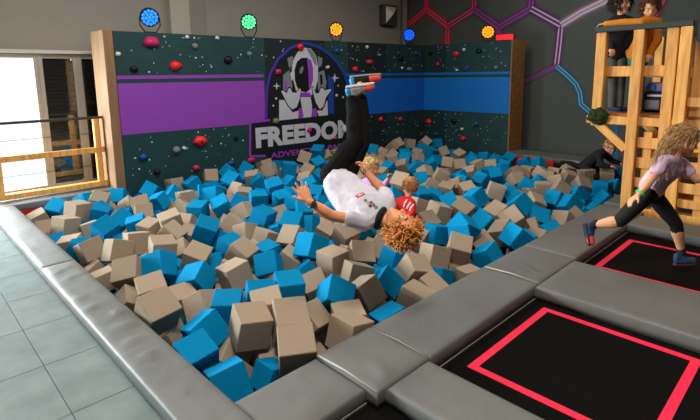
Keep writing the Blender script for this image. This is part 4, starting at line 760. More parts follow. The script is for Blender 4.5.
 "6492,-82,-34,73,-59,-4,199,3,0,7610,4128,-197,7,5,91,40,199,3,0,3548,6703,-125,22,78,15,57,199,3,0,8255,6813,-50,54,49,-68,-13,199,3,1,6522,4874,-165,62,-61,-18,-46,199,3,1,8607,4585,"
 "-163,16,90,-35,-21,199,3,0,2588,5932,-194,48,-55,62,-28,199,3,0,3504,7067,-126,-5,83,-53,16,199,3,1,7178,6064,-155,-23,44,2,87,199,3,0,2010,5951,-187,79,37,11,-47,199,3,1,3782,5140,"
 "-167,71,-37,44,-41,199,3,0,1288,6778,-225,66,-26,-42,56,199,3,0,1659,7152,-167,-37,2,45,81,199,3,1,6632,5451,-163,65,-56,21,48,199,3,1,5972,5644,-187,87,41,-23,16,199,3,1,6764,3111,"
 "-171,2,4,-43,90,199,3,1,5205,4008,-184,33,-29,65,61,199,3,0,3338,4354,-188,35,-16,89,22,199,3,0,5742,2198,-265,19,-22,-62,73,199,3,1,2123,5472,-195,-46,-42,40,67,199,3,1,7630,5583,-192,"
 "-5,39,92,-6,199,3,0,4632,5980,-181,8,57,45,68,199,3,1,1596,5901,-182,21,-46,-53,68,199,3,0,7271,2198,-261,28,-62,72,14,199,3,1,2770,4821,-197,68,-64,13,-34,199,3,0,4099,6349,-129,-7,"
 "-50,12,85,199,3,1,6205,4857,-177,60,-1,65,-47,199,3,1,3782,3562,-190,66,-10,70,-25,199,3,0,8272,6185,-122,92,-33,16,-10,199,3,1,4467,3943,-162,57,61,34,-43,199,3,1,1555,3207,-193,-22,"
 "-34,91,4,199,3,0,8213,3971,-196,-22,71,65,-15,199,3,0,8712,3640,-194,60,4,-80,-1,199,3,1,2570,5601,-192,19,25,94,16,199,3,1,7129,6307,-132,-38,28,-14,87,199,3,0,7265,6688,-59,79,49,"
 "-25,-27,199,3,1,3913,7041,-81,-18,62,-2,76,199,3,0,4278,7025,-67,-45,-10,87,17,199,3,0,7978,6543,-88,67,19,-72,3,199,3,0,8318,5472,-176,-48,15,27,82,199,3,1,5623,5145,-178,78,-43,-12,"
 "44,199,3,1,2954,7096,-153,24,40,71,-53,199,3,1,2631,4410,-189,66,59,40,23,199,3,1,7288,4626,-175,-47,17,85,16,199,3,0,8264,3133,-192,91,23,-34,-5,199,3,0,5753,4024,-189,91,-5,-1,-40,"
 "199,3,0,4748,3185,-178,24,55,68,42,199,3,0,2084,2994,-162,80,29,9,-52,199,3,0,2840,3626,-198,34,59,44,-58,199,3,1,4805,5553,-163,73,-21,-46,46,199,3,1,4675,3588,-182,69,72,8,-5,199,"
 "3,1,5968,4765,-196,76,-16,-59,-21,199,3,1,5451,4994,-186,41,37,58,60,199,3,1,7581,6006,-143,76,44,-34,35,199,3,1,7271,4199,-190,88,-40,-23,-4,199,3,1,1513,3479,-203,21,52,-18,81,199,"
 "3,1,3767,5946,-171,76,29,17,-56,199,3,0,2377,4951,-189,77,-4,50,40,199,3,0,2397,2236,-240,-18,-28,66,67,199,3,0,5514,2454,-201,-49,68,3,-54,199,3,1,7601,3047,-183,73,-9,-52,-43,199,"
 "3,0,4419,6181,-149,42,33,62,-57,199,3,1,2991,4697,-183,76,21,61,9,199,3,1,3373,6507,-139,16,81,-3,56,199,3,0,1790,2848,-198,36,7,90,24,199,3,1,4620,6756,-70,-43,57,54,45,199,3,1,6704,"
 "2890,-181,-6,65,72,-22,199,3,0,3534,2198,-248,22,78,49,-33,199,3,1,1322,2198,-315,62,-29,36,-63,199,3,1,8992,5165,-163,-11,74,54,-39,199,3,0,7926,4442,-172,70,-58,23,35,199,3,0,5484,"
 "4804,-179,-1,-6,73,-68,199,3,1,2472,2836,-170,24,75,-47,41,199,3,0,7815,2369,-209,14,-41,-35,83,199,3,1,4916,5969,-153,16,35,-48,79,199,3,0,8350,5755,-158,5,27,-65,71,199,3,1,3519,6267,"
 "-145,35,83,42,7,199,3,0,7974,3293,-195,-42,-51,-43,61,199,3,0,5084,2198,-269,84,41,17,31,199,3,1,3074,6804,-158,53,34,-73,26,199,3,0,1328,5282,-208,51,-57,52,-39,199,3,1,4860,2198,-277,"
 "73,14,-17,-65,199,3,1,1976,4627,-189,16,-39,91,1,199,3,1,8370,2198,-272,-13,26,90,33,199,3,1,5114,4238,-181,49,28,70,-44,199,3,0,8514,3334,-176,-11,-57,-17,79,199,3,1,8712,2483,-178,"
 "-32,23,60,70,199,3,1,3068,2400,-210,-15,21,80,-55,199,3,1,6228,5571,-188,3,71,69,12,199,3,0,2558,4655,-191,43,27,86,-7,199,3,1,6933,5643,-191,91,-1,32,25,199,3,0,7602,3688,-195,73,-49,"
 "-42,24,199,3,0,5966,6935,-25,75,-63,-5,18,199,3,1,5133,3145,-173,-41,-11,84,34,199,3,0,6027,2316,-222,-4,83,44,-35,199,3,1,6874,2424,-223,3,-50,-52,69,199,3,0,7957,5097,-192,-8,-4,67,"
 "74,199,3,0,7040,5205,-164,-33,81,-19,-44,199,3,0,2214,3571,-166,56,71,-14,-39,199,3,1,6274,5784,-177,-5,80,-58,9,199,3,1,2544,6228,-188,18,-22,-60,75,199,3,0,1329,6104,-212,83,47,30,"
 "5,199,3,0,1929,5621,-179,60,30,70,26,199,3,0,6668,5223,-190,19,77,49,36,199,3,1,1718,4395,-193,55,19,-60,55,199,3,1,4906,2740,-185,41,47,72,-29,199,3,0,7228,3320,-165,-50,60,-48,-39,"
 "199,3,0,5144,6346,-109,77,-35,38,-37,199,3,1,4944,4749,-187,32,65,-54,43,199,3,0,5072,3614,-169,-6,-22,-35,91,199,3,0,4633,5712,-187,-7,72,21,66,199,3,1,6989,6880,-35,26,88,38,13,199,"
 "3,1,2129,3807,-173,49,82,18,23,199,3,0,1347,5520,-227,51,-8,16,84,199,3,1,8360,2817,-199,44,84,-28,-13,199,3,1,8361,4442,-171,64,32,-65,-24,199,3,1,5940,6092,-138,85,24,-27,39,199,3,"
 "0,5114,2800,-174,6,-60,-29,74,199,3,1,5436,6356,-120,-22,94,-19,-18,199,3,0,1561,5589,-192,8,55,20,81,199,3,0,8428,4161,-180,53,-55,11,-64,199,3,0,1725,3049,-193,40,-10,42,81,199,3,"
 "0,6627,3921,-167,41,11,75,50,199,3,1,6352,6435,-78,50,66,56,-12,199,3,1,2775,3160,-172,67,34,8,-66,199,3,0,3091,5155,-182,86,42,22,16,199,3,0,3174,6238,-178,-10,-23,94,-21,199,3,1,2253,"
 "6162,-192,85,12,-24,46,199,3,0,7625,5166,-169,-6,-31,95,5,199,3,1,5312,5724,-165,4,31,70,64,199,3,0,1737,6651,-186,28,-65,-8,70,199,3,1,2873,5981,-183,-42,34,-26,80,199,3,0,6158,6735,"
 "-41,97,-20,-11,2,199,3,0,1288,5797,-227,64,7,-9,-76,199,3,0,7254,3958,-196,-35,-37,61,61,199,3,1,5905,3181,-195,-32,76,-46,33,199,3,1,1463,4010,-182,61,69,35,-19,199,3,1,7281,2711,-196,"
 "48,-7,63,-61,199,3,1,4201,2206,-267,89,-29,-35,5,199,3,0,2690,2637,-192,75,40,47,-23,199,3,1,1317,2819,-230,35,36,0,86,199,3,0,5879,4421,-193,77,-48,-37,20,199,3,1,3629,3983,-179,16,"
 "3,-51,84,199,3,0,7368,4848,-190,64,17,-73,-14,199,3,1,6479,5893,-176,15,-12,-56,80,199,3,1,3887,4267,-199,93,-28,6,-22,199,3,0,8736,5838,-183,-44,84,-23,20,199,3,0,3560,3478,-186,-47,"
 "-41,68,39,199,3,0,8457,2573,-186,9,-6,-47,88,199,3,1,6210,4578,-166,-19,21,58,76,199,3,0,4019,4854,-187,-48,57,-46,49,199,3,0,6533,2225,-256,25,-38,-15,88,199,3,0,3288,5545,-196,94,"
 "-13,15,-29,199,3,1,5489,5427,-169,-13,-37,27,88,199,3,1,3137,2904,-161,66,-49,49,-30,199,3,0,4746,7000,-52,19,97,3,14,199,3,1,5377,3265,-174,18,70,-68,10,199,3,0,6807,3409,-173,53,41,"
 "35,65,199,3,0,7052,2198,-283,50,-23,40,-73,199,3,0,2353,4263,-195,17,88,43,6,199,3,1,2565,5266,-186,-45,73,32,-41,199,3,1,3344,2910,-276,71,-33,-49,-38,199,3,1,5876,3614,-254,83,-25,"
 "42,27,199,3,1,6891,5446,-281,30,50,-53,61,199,3,0,6936,4612,-275,34,-12,93,-8,199,3,0,8777,6563,-166,69,39,8,60,199,3,0,4458,2946,-270,22,43,87,-6,199,3,1,7987,3810,-251,98,5,18,5,199,"
 "3,0,3951,3342,-276,-4,35,59,73,199,3,1,7775,2977,-266,58,16,-30,74,199,3,0,5387,2301,-303,-24,-22,51,80,199,3,0,3925,6122,-268,71,3,15,69,199,3,0,3237,4721,-289,68,64,19,32,199,3,1,"
 "5592,2953,-290,-14,37,-29,87,199,3,1,6439,6709,-139,71,64,16,25,199,3,0,5455,4373,-256,-8,71,14,-68,199,3,1,3788,2535,-277,34,50,-36,71,199,3,0,3768,4839,-261,90,28,-1,34,199,3,0,7185,"
 "5101,-285,52,8,60,60,199,3,0,6958,5033,-263,-12,78,-53,31,199,3,0,5171,6978,-99,76,-1,-65,-7,199,3,1,3691,2838,-284,82,20,-52,-8,199,3,0,8992,5832,-258,78,30,-51,21,199,3,0,2429,3101,"
 "-282,-22,56,77,-24,199,3,0,2514,3936,-269,72,53,26,-36,199,3,1,1977,6735,-272,58,-49,26,59,199,3,0,8059,2419,-303,79,1,61,8,199,3,1,5267,6194,-238,-5,-27,44,85,199,3,1,4996,6513,-165,"
 "-39,-53,-5,75,199,3,1,6115,3230,-264,17,95,6,-27,199,3,0,7201,4840,-271,65,-20,-26,-68,199,3,1,7376,3671,-261,-11,73,64,20,199,3,1,8992,5551,-262,-26,69,29,-61,199,3,1,8992,6768,-117,"
 "-46,17,-2,87,199,3,1,3985,3861,-288,-10,-68,72,-7,199,3,0,3340,2387,-309,62,-11,47,62,199,3,0,2318,5600,-286,89,6,-34,-29,199,3,1,2823,3848,-274,71,25,60,27,199,3,0,5368,4085,-275,13,"
 "78,26,56,199,3,0,5650,5836,-254,-4,31,95,8,199,3,1,6464,2435,-303,-34,-35,16,86,199,3,1,2260,7152,-260,-15,39,24,87,199,3,1,8758,5601,-287,47,-19,23,83,199,3,1,2872,2803,-282,-30,-39,"
 "30,82,199,3,0,6641,3462,-277,57,32,54,53,199,3,0,4507,4362,-255,20,80,-15,55,199,3,1,8086,4225,-268,71,12,-54,42,199,3,0,2825,6951,-261,56,-57,-7,-60,199,3,0,7785,2198,-355,26,93,-16,"
 "-21,199,3,1,8162,4761,-270,65,63,-7,42,199,3,1,3668,6149,-270,29,89,21,28,199,3,1,2263,6519,-271,-14,22,8,96,199,3,0,4331,5783,-269,16,-39,-32,85,199,3,0,1514,4405,-275,-40,-47,62,49,"
 "199,3,1,3196,3913,-284,82,30,-13,-46,199,3,0,6034,5855,-253,42,23,-48,74,199,3,0,5604,6945,-102,-6,92,22,-33,199,3,1,4181,3878,-256,35,52,13,77,199,3,1,2857,2496,-287,-4,-34,93,13,199,"
 "3,0,2163,2639,-276,-39,-59,-8,70,199,3,0,1796,4802,-257,-11,85,34,39,199,3,0,4020,5527,-282,4,12,-57,81,199,3,0,4561,2513,-292,-22,77,28,-53,199,3,1,6408,2927,-285,32,66,-38,57,199,"
 "3,0,8232,5950,-266,-43,53,72,14,199,3,0,7694,2614,-282,39,73,-4,-57,199,3,0,7308,5449,-270,12,89,-41,-14,199,3,1,5446,3811,-285,50,-42,35,-67,199,3,0,4965,3368,-276,65,70,-19,22,199,"
 "3,1,5962,5051,-290,30,-11,73,60,199,3,1,6412,6289,-231,3,84,-53,-2,199,3,0,1288,3029,-327,-45,62,55,34,199,3,0,6489,3714,-262,62,51,58,14,199,3,1,7450,2426,-278,-2,-52,36,77,199,3,1,"
 "7649,3372,-275,73,-26,-55,-32,199,3,1,8135,5582,-277,62,28,47,-56,199,3,1,3041,3332,-267,45,30,28,80,199,3,0,5099,5733,-271,26,-14,73,62,199,3,0,6917,6041,-252,-23,60,-56,53,199,3,0,"
 "4976,5482,-262,-10,91,-27,31,199,3,1,6112,3737,-282,37,69,61,-10,199,3,1,5254,4508,-280,-8,-50,-29,81,199,3,1,3007,4311,-266,55,70,45,9,199,3,0,6140,4414,-270,-5,23,40,89,199,3,0,2597,"
 "3370,-280,72,-56,-24,-33,199,3,0,1594,6805,-289,76,-63,6,-14,199,3,0,8712,2966,-265,-29,62,71,13,199,3,1,7691,4628,-254,61,-25,-74,-14,199,3,0,8655,6259,-208,14,-48,65,57,199,3,0,1794,"
 "3355,-274,17,-31,72,-59,199,3,0,5654,6752,-140,29,-29,85,33,199,3,0,5636,2614,-292,-40,62,55,39,199,3,0,2644,2198,-360,65,43,-3,-63,199,3,1,4513,4634,-265,70,-54,-34,33,199,3,0,5519,"
 "6034,-231,48,84,-22,13,199,3,0,6267,5052,-285,98,-10,-10,-12,199,3,0,4568,3398,-263,77,-16,-16,60,199,3,0,6151,4082,-267,-31,21,90,24,199,3,1,1432,6397,-313,78,10,31,54,199,3,1,7263,"
 "5824,-277,72,16,67,-10,199,3,1,8168,2942,-254,-28,65,70,-9,199,3,1,6694,4328,-261,24,91,-32,10,199,3,0,2620,3731,-286,41,71,-54,-19,199,3,1,5199,5370,-272,22,-6,49,84,199,3,0,3545,3123,"
 "-250,-13,90,-25,34,199,3,0,6486,5275,-273,79,-52,-1,-33,199,3,1,8712,3309,-289,74,-21,37,52,199,3,1,2021,3187,-266,3,50,72,-48,199,3,1,7506,2785,-283,-12,31,72,61,199,3,1,5052,4992,"
 "-274,-26,4,-8,96,199,3,1,3529,4208,-277,31,52,67,43,199,3,1,6137,6308,-219,79,7,-56,23,199,3,1,3672,5319,-288,-37,1,73,-58,199,3,0,8434,5323,-257,71,51,1,-50,199,3,1,4724,4939,-287,"
 "66,-30,19,-66,199,3,0,2957,4035,-254,-11,33,84,-42,199,3,1,3359,3281,-285,17,81,34,-45,199,3,0,7910,5549,-282,50,73,44,16,199,3,0,2798,5107,-271,-30,-43,-20,83,199,3,0,8960,6116,-252,"
 "2,1,-34,94,199,3,0,4311,3400,-271,70,-15,25,-65,199,3,0,7049,2908,-284,-6,80,-51,-30,199,3,0,4659,5431,-289,-17,18,77,-59,199,3,0,4872,4186,-280,62,-66,-42,-4,199,3,1,1288,7063,-303,"
 "-39,78,33,36,199,3,0,1844,5805,-278,90,42,-2,9,199,3,0,2104,5771,-262,-15,98,6,10,199,3,0,4205,6515,-211,-18,-29,-59,73,199,3,0,3496,4461,-288,28,79,53,12,199,3,1,2969,5764,-271,29,"
 "21,80,-47,199,3,1,8775,5287,-270,-23,-35,83,38,199,3,1,4911,3664,-262,-32,34,-27,84,199,3,0,4905,2379,-299,-14,-69,11,70,199,3,0,4390,3212,-280,29,-13,74,60,199,3,1,4055,4597,-275,-36,"
 "67,-59,26,199,3,0,6727,5800,-276,39,-30,87,6,199,3,0,2139,6937,-278,69,-13,61,-38,199,3,0,5072,6000,-262,-15,89,-36,22,199,3,1,7770,6131,-251,-31,94,-16,4,199,3,0,5806,5253,-279,-22,"
 "92,30,6,199,3,0,3403,2611,-288,37,80,30,-37,199,3,1,5354,6727,-151,56,-42,70,-13,199,3,1,2261,2891,-257,-14,-56,78,-26,199,3,1,4627,5179,-280,-43,75,0,-50,199,3,1,5304,5929,-269,77,"
 "-45,19,41,199,3,1,1288,4612,-341,-12,-28,93,19,199,3,0,7172,5567,-249,64,-64,-6,43,199,3,0,4203,5181,-277,76,28,-58,11,199,3,1,4578,4114,-275,-14,-31,-51,79,199,3,0,4271,4403,-267,66,"
 "42,-62,-5,199,3,1,7302,3003,-281,-42,77,44,20,199,3,0,3348,5262,-269,11,4,23,97,199,3,0,1566,5326,-272,73,-48,33,36,199,3,1,7443,6856,-117,-33,90,-1,-27,199,3,1,2666,6619,-268,82,2,"
 "26,51,199,3,0,3053,6619,-252,84,9,-8,52,199,3,0,4661,2198,-354,14,13,85,-50,199,3,1,6133,3448,-287,87,10,48,-5,199,3,0,7681,5822,-255,53,66,52,-7,199,3,0,8078,6244,-235,83,40,37,12,"
 "199,3,1,3653,3731,-268,29,39,-36,80,199,3,0,6897,4026,-274,53,58,-60,16,199,3,1,7899,4082,-268,73,34,-57,17,199,3,0,7762,5333,-277,29,-40,87,-1,199,3,1,1978,4107,-253,39,61,56,40,199,"
 "3,1,3969,5775,-260,88,0,34,34,199,3,1,3215,6991,-220,-45,42,67,42,199,3,1,6645,4708,-278,82,-27,-46,-22,199,3,1,6890,4235,-279,7,-8,-16,98,199,3,0,5783,6572,-169,-27,-38,-20,86,199,"
 "3,0,6953,6543,-183,55,63,53,-14,199,3,0,5327,2633,-276,34,46,80,21,199,3,1,6218,5297,-277,55,12,14,81,199,3,0,8842,5015,-290,-20,23,88,-35,199,3,1,5732,6039,-250,-48,10,87,4,199,3,0,"
 "6701,5029,-273,39,72,-47,32,199,3,1,3494,5465,-254,50,37,66,-42,199,3,0,8581,2703,-275,73,21,38,53,199,3,1,1677,3662,-271,72,-47,-44,-26,199,3,1,7375,4338,-282,7,42,72,54,199,3,1,1454,"
 "5074,-288,-40,88,-11,-23,199,3,0,4429,5017,-288,30,82,-48,-8,199,3,0,8405,4617,-289,-1,66,75,4,199,3,1,4731,6206,-225,41,-3,89,22,199,3,0,4414,5457,-257,29,-26,22,89,199,3,0,8676,6790,"
 "-143,13,-34,82,43,199,3,1,4344,2401,-297,86,43,-27,0,199,3,0,1529,4792,-300,59,49,14,-63,199,3,0,4441,6769,-164,-28,93,1,23,199,3,1,1934,2199,-330,54,71,22,-40,199,3,0,1827,5460,-259,"
 "48,1,44,76,199,3,1,8712,4151,-261,68,13,-63,-36,199,3,0,4958,6768,-131,18,32,34,87,199,3,0,2063,3464,-271,78,-45,30,-32,199,3,0,3601,4998,-266,65,-20,50,53,199,3,1,2282,5887,-278,-6,"
 "58,21,78,199,3,1,5315,2888,-286,67,16,-66,30,199,3,1,1670,2335,-313,72,-31,-56,-27,199,3,0,7674,6844,-142,-12,70,-67,-20,199,3,0,5545,3535,-289,-29,4,79,54,199,3,0,2106,5163,-260,25,"
 "-6,-59,77,199,3,0,4971,4550,-277,65,45,35,50,199,3,0,6122,6558,-173,-44,60,-45,-50,199,3,0,6334,3885,-262,15,-22,-47,85,199,3,0,1959,3678,-283,90,-36,24,9,199,3,0,1288,3897,-325,-28,"
 "63,45,-57,199,3,0,2261,3256,-270,-24,74,31,55,199,3,0,4804,5873,-264,46,57,67,9,199,3,1,6286,2198,-376,-49,62,-46,40,199,3,0,1288,6559,-298,14,39,47,77,199,3,").split(",") if v]

# ---------------------------------------------------------------- wooden lookout tower
TX = 6.25
tw = empty('wooden_tower', (7.0, 1.3, 0)); tag(tw, 'pine lookout tower with railed deck above pallet walls', 'tower')
def tb_(name, lo, hi, m_=None, bv=.006):
    bm = bmesh.new(); lo, hi = Vector(lo), Vector(hi); c = (lo + hi) / 2
    bm_box(bm, lo - c, hi - c, bv); o = from_bm(name, bm, m_ or WOOD, tw); o.location = c - tw.location; return o
DECK = 1.25
tb_('post', (TX - .02, 2.07, 1.10), (TX + .07, 2.18, 2.21))
tb_('post', (TX - .05, 1.665, .0), (TX + .07, 1.775, 2.21))
tb_('post', (TX - .02, 1.345, .0), (TX + .10, 1.455, 2.21))
tb_('post', (TX - .05, 1.215, .0), (TX + .07, 1.325, 2.21))
for (x, y) in ((7.85, 1.90), (7.85, 1.25), (7.85, .3), (TX + .02, .3)):
    tb_('post', (x - .05, y - .05, 0 if (x, y) != (7.85, 1.90) else 0), (x + .05, y + .05, 2.21))
HR = mat('tower_handrail', (54, 60, 54), .5)
tb_('hand_rail', (TX - .05, 1.215, 2.21), (TX + .10, 2.20, 2.27), HR)
tb_('hand_rail', (7.80, .25, 2.21), (7.92, 2.20, 2.27), HR)
tb_('hand_rail', (TX + .10, 2.08, 2.21), (7.80, 2.18, 2.27), HR)
bar('hand_rail', (TX + .02, 1.24, 2.235), (TX + .02, .45, 1.40), .12, .05, HR, tw, (1, 0, 0))
tb_('rail', (TX + .07, 1.40, 1.69), (TX + .10, 2.17, 1.81))
tb_('rail', (7.80, .3, 1.665), (7.83, 2.17, 1.785))
tb_('rail', (TX + .12, 2.12, 1.665), (7.80, 2.15, 1.785))
# deck: beams and planks
tb_('beam', (TX - .0, 1.20, 1.125), (TX + .05, 2.24, 1.222))
tb_('beam', (7.80, .25, 1.10), (7.86, 2.22, 1.222)); tb_('beam', (7.05, .25, 1.10), (7.11, 2.22, 1.222))
PLK = mat('deck_plank', (150, 92, 50), .7, .25, 3, .15, 30, stretch=(6, 1, 6), rand=.15)
for k in range(12):
    x = TX + .06 + k * .135
    tb_('plank', (x, .28, 1.224), (x + .127, 2.22, 1.255), PLK, .004)
# braces
bar('brace', (TX + .01, 2.12, 1.14), (TX + .01, 1.78, .84), .09, .05, WOOD, tw, (1, 0, 0))
bar('brace', (TX + .30, 1.66, 1.12), (TX + .30, 1.38, .86), .09, .05, WOOD, tw, (1, 0, 0))
# pallet walls under the deck
rp = random.Random(8)
for (z0, z1) in ((.875, .985), (.64, .755), (.415, .525), (.23, .34), (.05, .16)):
    tb_('slat', (TX + .005, .32, z0 + rp.uniform(-.01, .01)), (TX + .030, 1.66, z1 + rp.uniform(-.01, .01)))
for y in (1.52, .98, .52):
    tb_('batten', (TX + .032, y, .03), (TX + .12, y + .09, 1.06))
for (z0, z1) in ((.80, .90), (.55, .65), (.30, .40), (.06, .16)):
    tb_('slat', (TX + .125, .32, z0), (TX + .147, 1.66, z1))
for k, (y0, y1, zt) in enumerate(((1.08, 1.205, 2.05), (.95, 1.07, 1.92), (.82, .94, 1.79), (.69, .81, 1.65), (.56, .68, 1.51))):
    tb_('side_board', (TX + .075, y0, 1.02), (TX + .10, y1, zt))
tb_('rail', (TX - .01, .32, 1.36), (TX + .012, 1.21, 1.46)); 
tb_('shade_board', (7.3, .3, .02), (7.33, 2.1, 1.0), mat('shade_dark', (52, 40, 30), .8))  # added dark board, stands in for the shade inside the tower
# turf lump on the beam end
bm = bmesh.new(); bmesh.ops.create_icosphere(bm, subdivisions=4, radius=.105)
for v in bm.verts:
    k = 1 + .28 * noise.noise(v.co * 22) + .12 * noise.noise(v.co * 60)
    v.co = Vector((v.co.x * .8, v.co.y * 1.05, v.co.z * .95)) * k
tf = from_bm('turf_bundle', bm, mat('turf', (38, 52, 20), .95, .45, 40, .6, 120)); tf.location = at_x(598, 116.5, TX - .02)
tag(tf, 'dark green turf-wrapped bundle on the cantilevered beam end of the tower', 'bundle')
# backpack on the deck
bp_ = empty('backpack', at_x(654, 106, 6.75)); bp_.location.z = DECK + .006
tag(bp_, 'black backpack with lilac and white top standing on the tower deck', 'backpack')
def ell(name, c, r, m_, parent, sub=3, wob=.06, rot_=None):
    bm = bmesh.new(); bmesh.ops.create_icosphere(bm, subdivisions=sub, radius=1)
    for v in bm.verts:
        k = 1 + wob * noise.noise(v.co * 2.5 + Vector(c) * 9); q = Vector((v.co.x * r[0] * k, v.co.y * r[1] * k, v.co.z * r[2] * k))
        if rot_ is not None: q = rot_ @ q
        v.co = q + Vector(c)
    return from_bm(name, bm, m_, parent, True)
bm = bmesh.new(); bm_box(bm, (-.09, -.115, 0), (.09, .115, .26), .045, 3); from_bm('body', bm, mat('bag_black', (26, 24, 30), .7), bp_, True)
bm = bmesh.new(); bm_box(bm, (-.085, -.12, .24), (.09, .12, .36), .05, 3); from_bm('top_flap', bm, mat('bag_lilac', (150, 130, 178), .7, .2, 14), bp_, True)
bm = bmesh.new(); bm_box(bm, (-.115, -.085, .03), (-.08, .085, .15), .015, 2); from_bm('front_pocket', bm, mat('bag_grey', (120, 116, 124), .7), bp_, True)
bm = bmesh.new(); bm_box(bm, (-.105, -.10, .19), (-.08, .06, .215), .005); from_bm('strap', bm, mat('bag_white', (206, 204, 212), .7), bp_)
bm = bmesh.new(); bm_box(bm, (-.10, -.02, .27), (-.078, .05, .33), .005); from_bm('badge', bm, mat('bag_blue', (60, 120, 200), .6), bp_)

# ---------------------------------------------------------------- foam cubes
def cube_mesh(m_):
    bm = bmesh.new(); bm_box(bm, (-.5, -.5, -.5), (.5, .5, .5), .022, 1)
    me = bpy.data.meshes.new('foam_cube'); bmesh.ops.recalc_face_normals(bm, faces=bm.faces); bm.to_mesh(me); bm.free(); me.materials.append(m_); return me
CM = [cube_mesh(BEIGEFOAM), cube_mesh(BLUEFOAM)]
cubes = []
it = iter(CUBE_DATA)
for c in zip(*[it] * 10): cubes.append(c)
placed = [c for c in cubes if c[9] < 2]
fillers = sorted([c for c in cubes if c[9] == 2], key=lambda c: c[1] ** 2 + c[2] ** 2)
NIND = 305
solo = placed + fillers[:max(0, NIND - len(placed))]
ids = {id(c) for c in solo}
rest = [c for c in cubes if id(c) not in ids]
CN = ['beige', 'blue']
def zone(c):
    x, y = c[1] / 1000, c[2] / 1000
    if y > 6.3: return 'below the purple wall stripe' if x < 3.6 else 'under the painted white name' if x < 5.2 else 'against the climbing wall behind the boy' if x < 7.0 else 'in the climbing wall corner'
    if x > 7.2: return 'by the crawling boy' if y < 3.2 else 'at the mural wall end' if y < 4.7 else 'below the blue wall stripe'
    if x < 1.65: return 'by the left pad far end' if y > 5.8 else 'beside the middle of the left pad' if y > 3.9 else 'in the front left corner'
    if y < 2.55: return 'behind the corner pads' if x < 2.2 else 'behind the long right-hand pad' if x < 3.5 else 'behind the creased pad' if x < 4.8 else 'behind the last pads before the tower'
    row = 'front' if y < 3.6 else 'middle' if y < 4.9 else 'rear'
    return 'in the %s %s of the pit' % (row, 'left' if x < 2.6 else 'left-centre' if x < 3.5 else 'centre' if x < 4.6 else 'right-centre' if x < 5.8 else 'right')
def pose(c):
    mm = Quaternion((c[4] / 100, c[5] / 100, c[6] / 100, c[7] / 100)).normalized().to_matrix(); z = sorted(abs(mm[2][i]) for i in range(3))
    return 'lying flat' if z[2] > .94 else 'on an edge' if z[0] < .28 else 'on a corner'
ORD = ['nearest', 'second nearest', 'third nearest', 'fourth nearest', 'fifth nearest', 'sixth nearest', 'seventh nearest', 'eighth nearest', 'ninth nearest', 'tenth nearest', 'eleventh nearest', 'twelfth nearest']
byl = {}
for c in solo: byl.setdefault('%s foam cube %s %s' % (CN[c[0]], pose(c), zone(c)), []).append(c)
name_of = {}
for k, cs in byl.items():
    cs.sort(key=lambda c: c[1] ** 2 + c[2] ** 2)
    for i, c in enumerate(cs): name_of[id(c)] = k if len(cs) == 1 else k + ', ' + ORD[min(i, 11)]
for c in solo:
    o = link('foam_cube', CM[c[0]]); o.location = (c[1] / 1000, c[2] / 1000, c[3] / 1000)
    o.rotation_mode = 'QUATERNION'; o.rotation_quaternion = Quaternion((c[4] / 100, c[5] / 100, c[6] / 100, c[7] / 100)).normalized()
    s = c[8] / 1000; o.scale = (s, s, s)
    tag(o, name_of[id(c)], 'foam cube', 'foam cubes filling the pit')
V_, F_, MI = [], [], []
src = [([v.co.copy() for v in me.vertices], [tuple(p.vertices) for p in me.polygons]) for me in CM]
for c in rest:
    q = Quaternion((c[4] / 100, c[5] / 100, c[6] / 100, c[7] / 100)).normalized().to_matrix() * (c[8] / 1000); b0 = len(V_); off = Vector((c[1] / 1000, c[2] / 1000, c[3] / 1000))
    V_ += [q @ v + off for v in src[0][0]]
    F_ += [tuple(i + b0 for i in f) for f in src[0][1]]; MI += [c[0]] * len(src[0][1])
me = bpy.data.meshes.new('foam_cubes'); me.from_pydata([tuple(v) for v in V_], [], F_); me.materials.append(BEIGEFOAM); me.materials.append(BLUEFOAM)
for p, k in zip(me.polygons, MI): p.material_index = k
fs = link('foam_cube_filling', me); tag(fs, 'deeper blue and beige foam cubes filling the pit', 'foam cubes', kind='stuff')

# ---------------------------------------------------------------- people
_t = bmesh.new(); bmesh.ops.create_icosphere(_t, subdivisions=2, radius=1.0); BALL = [v.co.copy() for v in _t.verts]; _t.free()
class Body:
    """collects tapered limbs as convex hulls of spheres, fused into one continuous surface by a voxel remesh"""
    def __init__(s): s.bm = bmesh.new()
    def hull(s, balls):
        t = bmesh.new()
        for c, r in balls:
            c = Vector(c)
            for d in BALL: t.verts.new(c + d * r)
        bmesh.ops.convex_hull(t, input=t.verts[:])
        bmesh.ops.delete(t, geom=[v for v in t.verts if not v.link_faces], context='VERTS')
        me = bpy.data.meshes.new('hull'); t.to_mesh(me); t.free(); s.bm.from_mesh(me); bpy.data.meshes.remove(me)
    def chain(s, pts):
        for a, b in zip(pts[:-1], pts[1:]): s.hull([a, b])
    def ell(s, c, rad, fr, sub=3):
        g = bmesh.ops.create_icosphere(s.bm, subdivisions=sub, radius=1.0)
        for v in g['verts']: v.co = Vector(c) + fr @ Vector((v.co.x * rad[0], v.co.y * rad[1], v.co.z * rad[2]))
    def finish(s, name, m_, parent, voxel=.008, smooth=4, fn=None):
        me = bpy.data.meshes.new(name); bmesh.ops.translate(s.bm, vec=-parent.location, verts=s.bm.verts); s.bm.to_mesh(me); s.bm.free()
        tmp = bpy.data.objects.new(name, me); COL.objects.link(tmp)
        r = tmp.modifiers.new('r', 'REMESH'); r.mode = 'VOXEL'; r.voxel_size = voxel
        k = tmp.modifiers.new('s', 'SMOOTH'); k.factor = .5; k.iterations = smooth
        dg = bpy.context.evaluated_depsgraph_get(); out = bpy.data.meshes.new_from_object(tmp.evaluated_get(dg))
        bpy.data.objects.remove(tmp); bpy.data.meshes.remove(me)
        out.name = name; out.materials.clear()
        if fn:
            for v in out.vertices: v.co = fn(v.co)
        o = link(name, out, m_, parent, True); return o
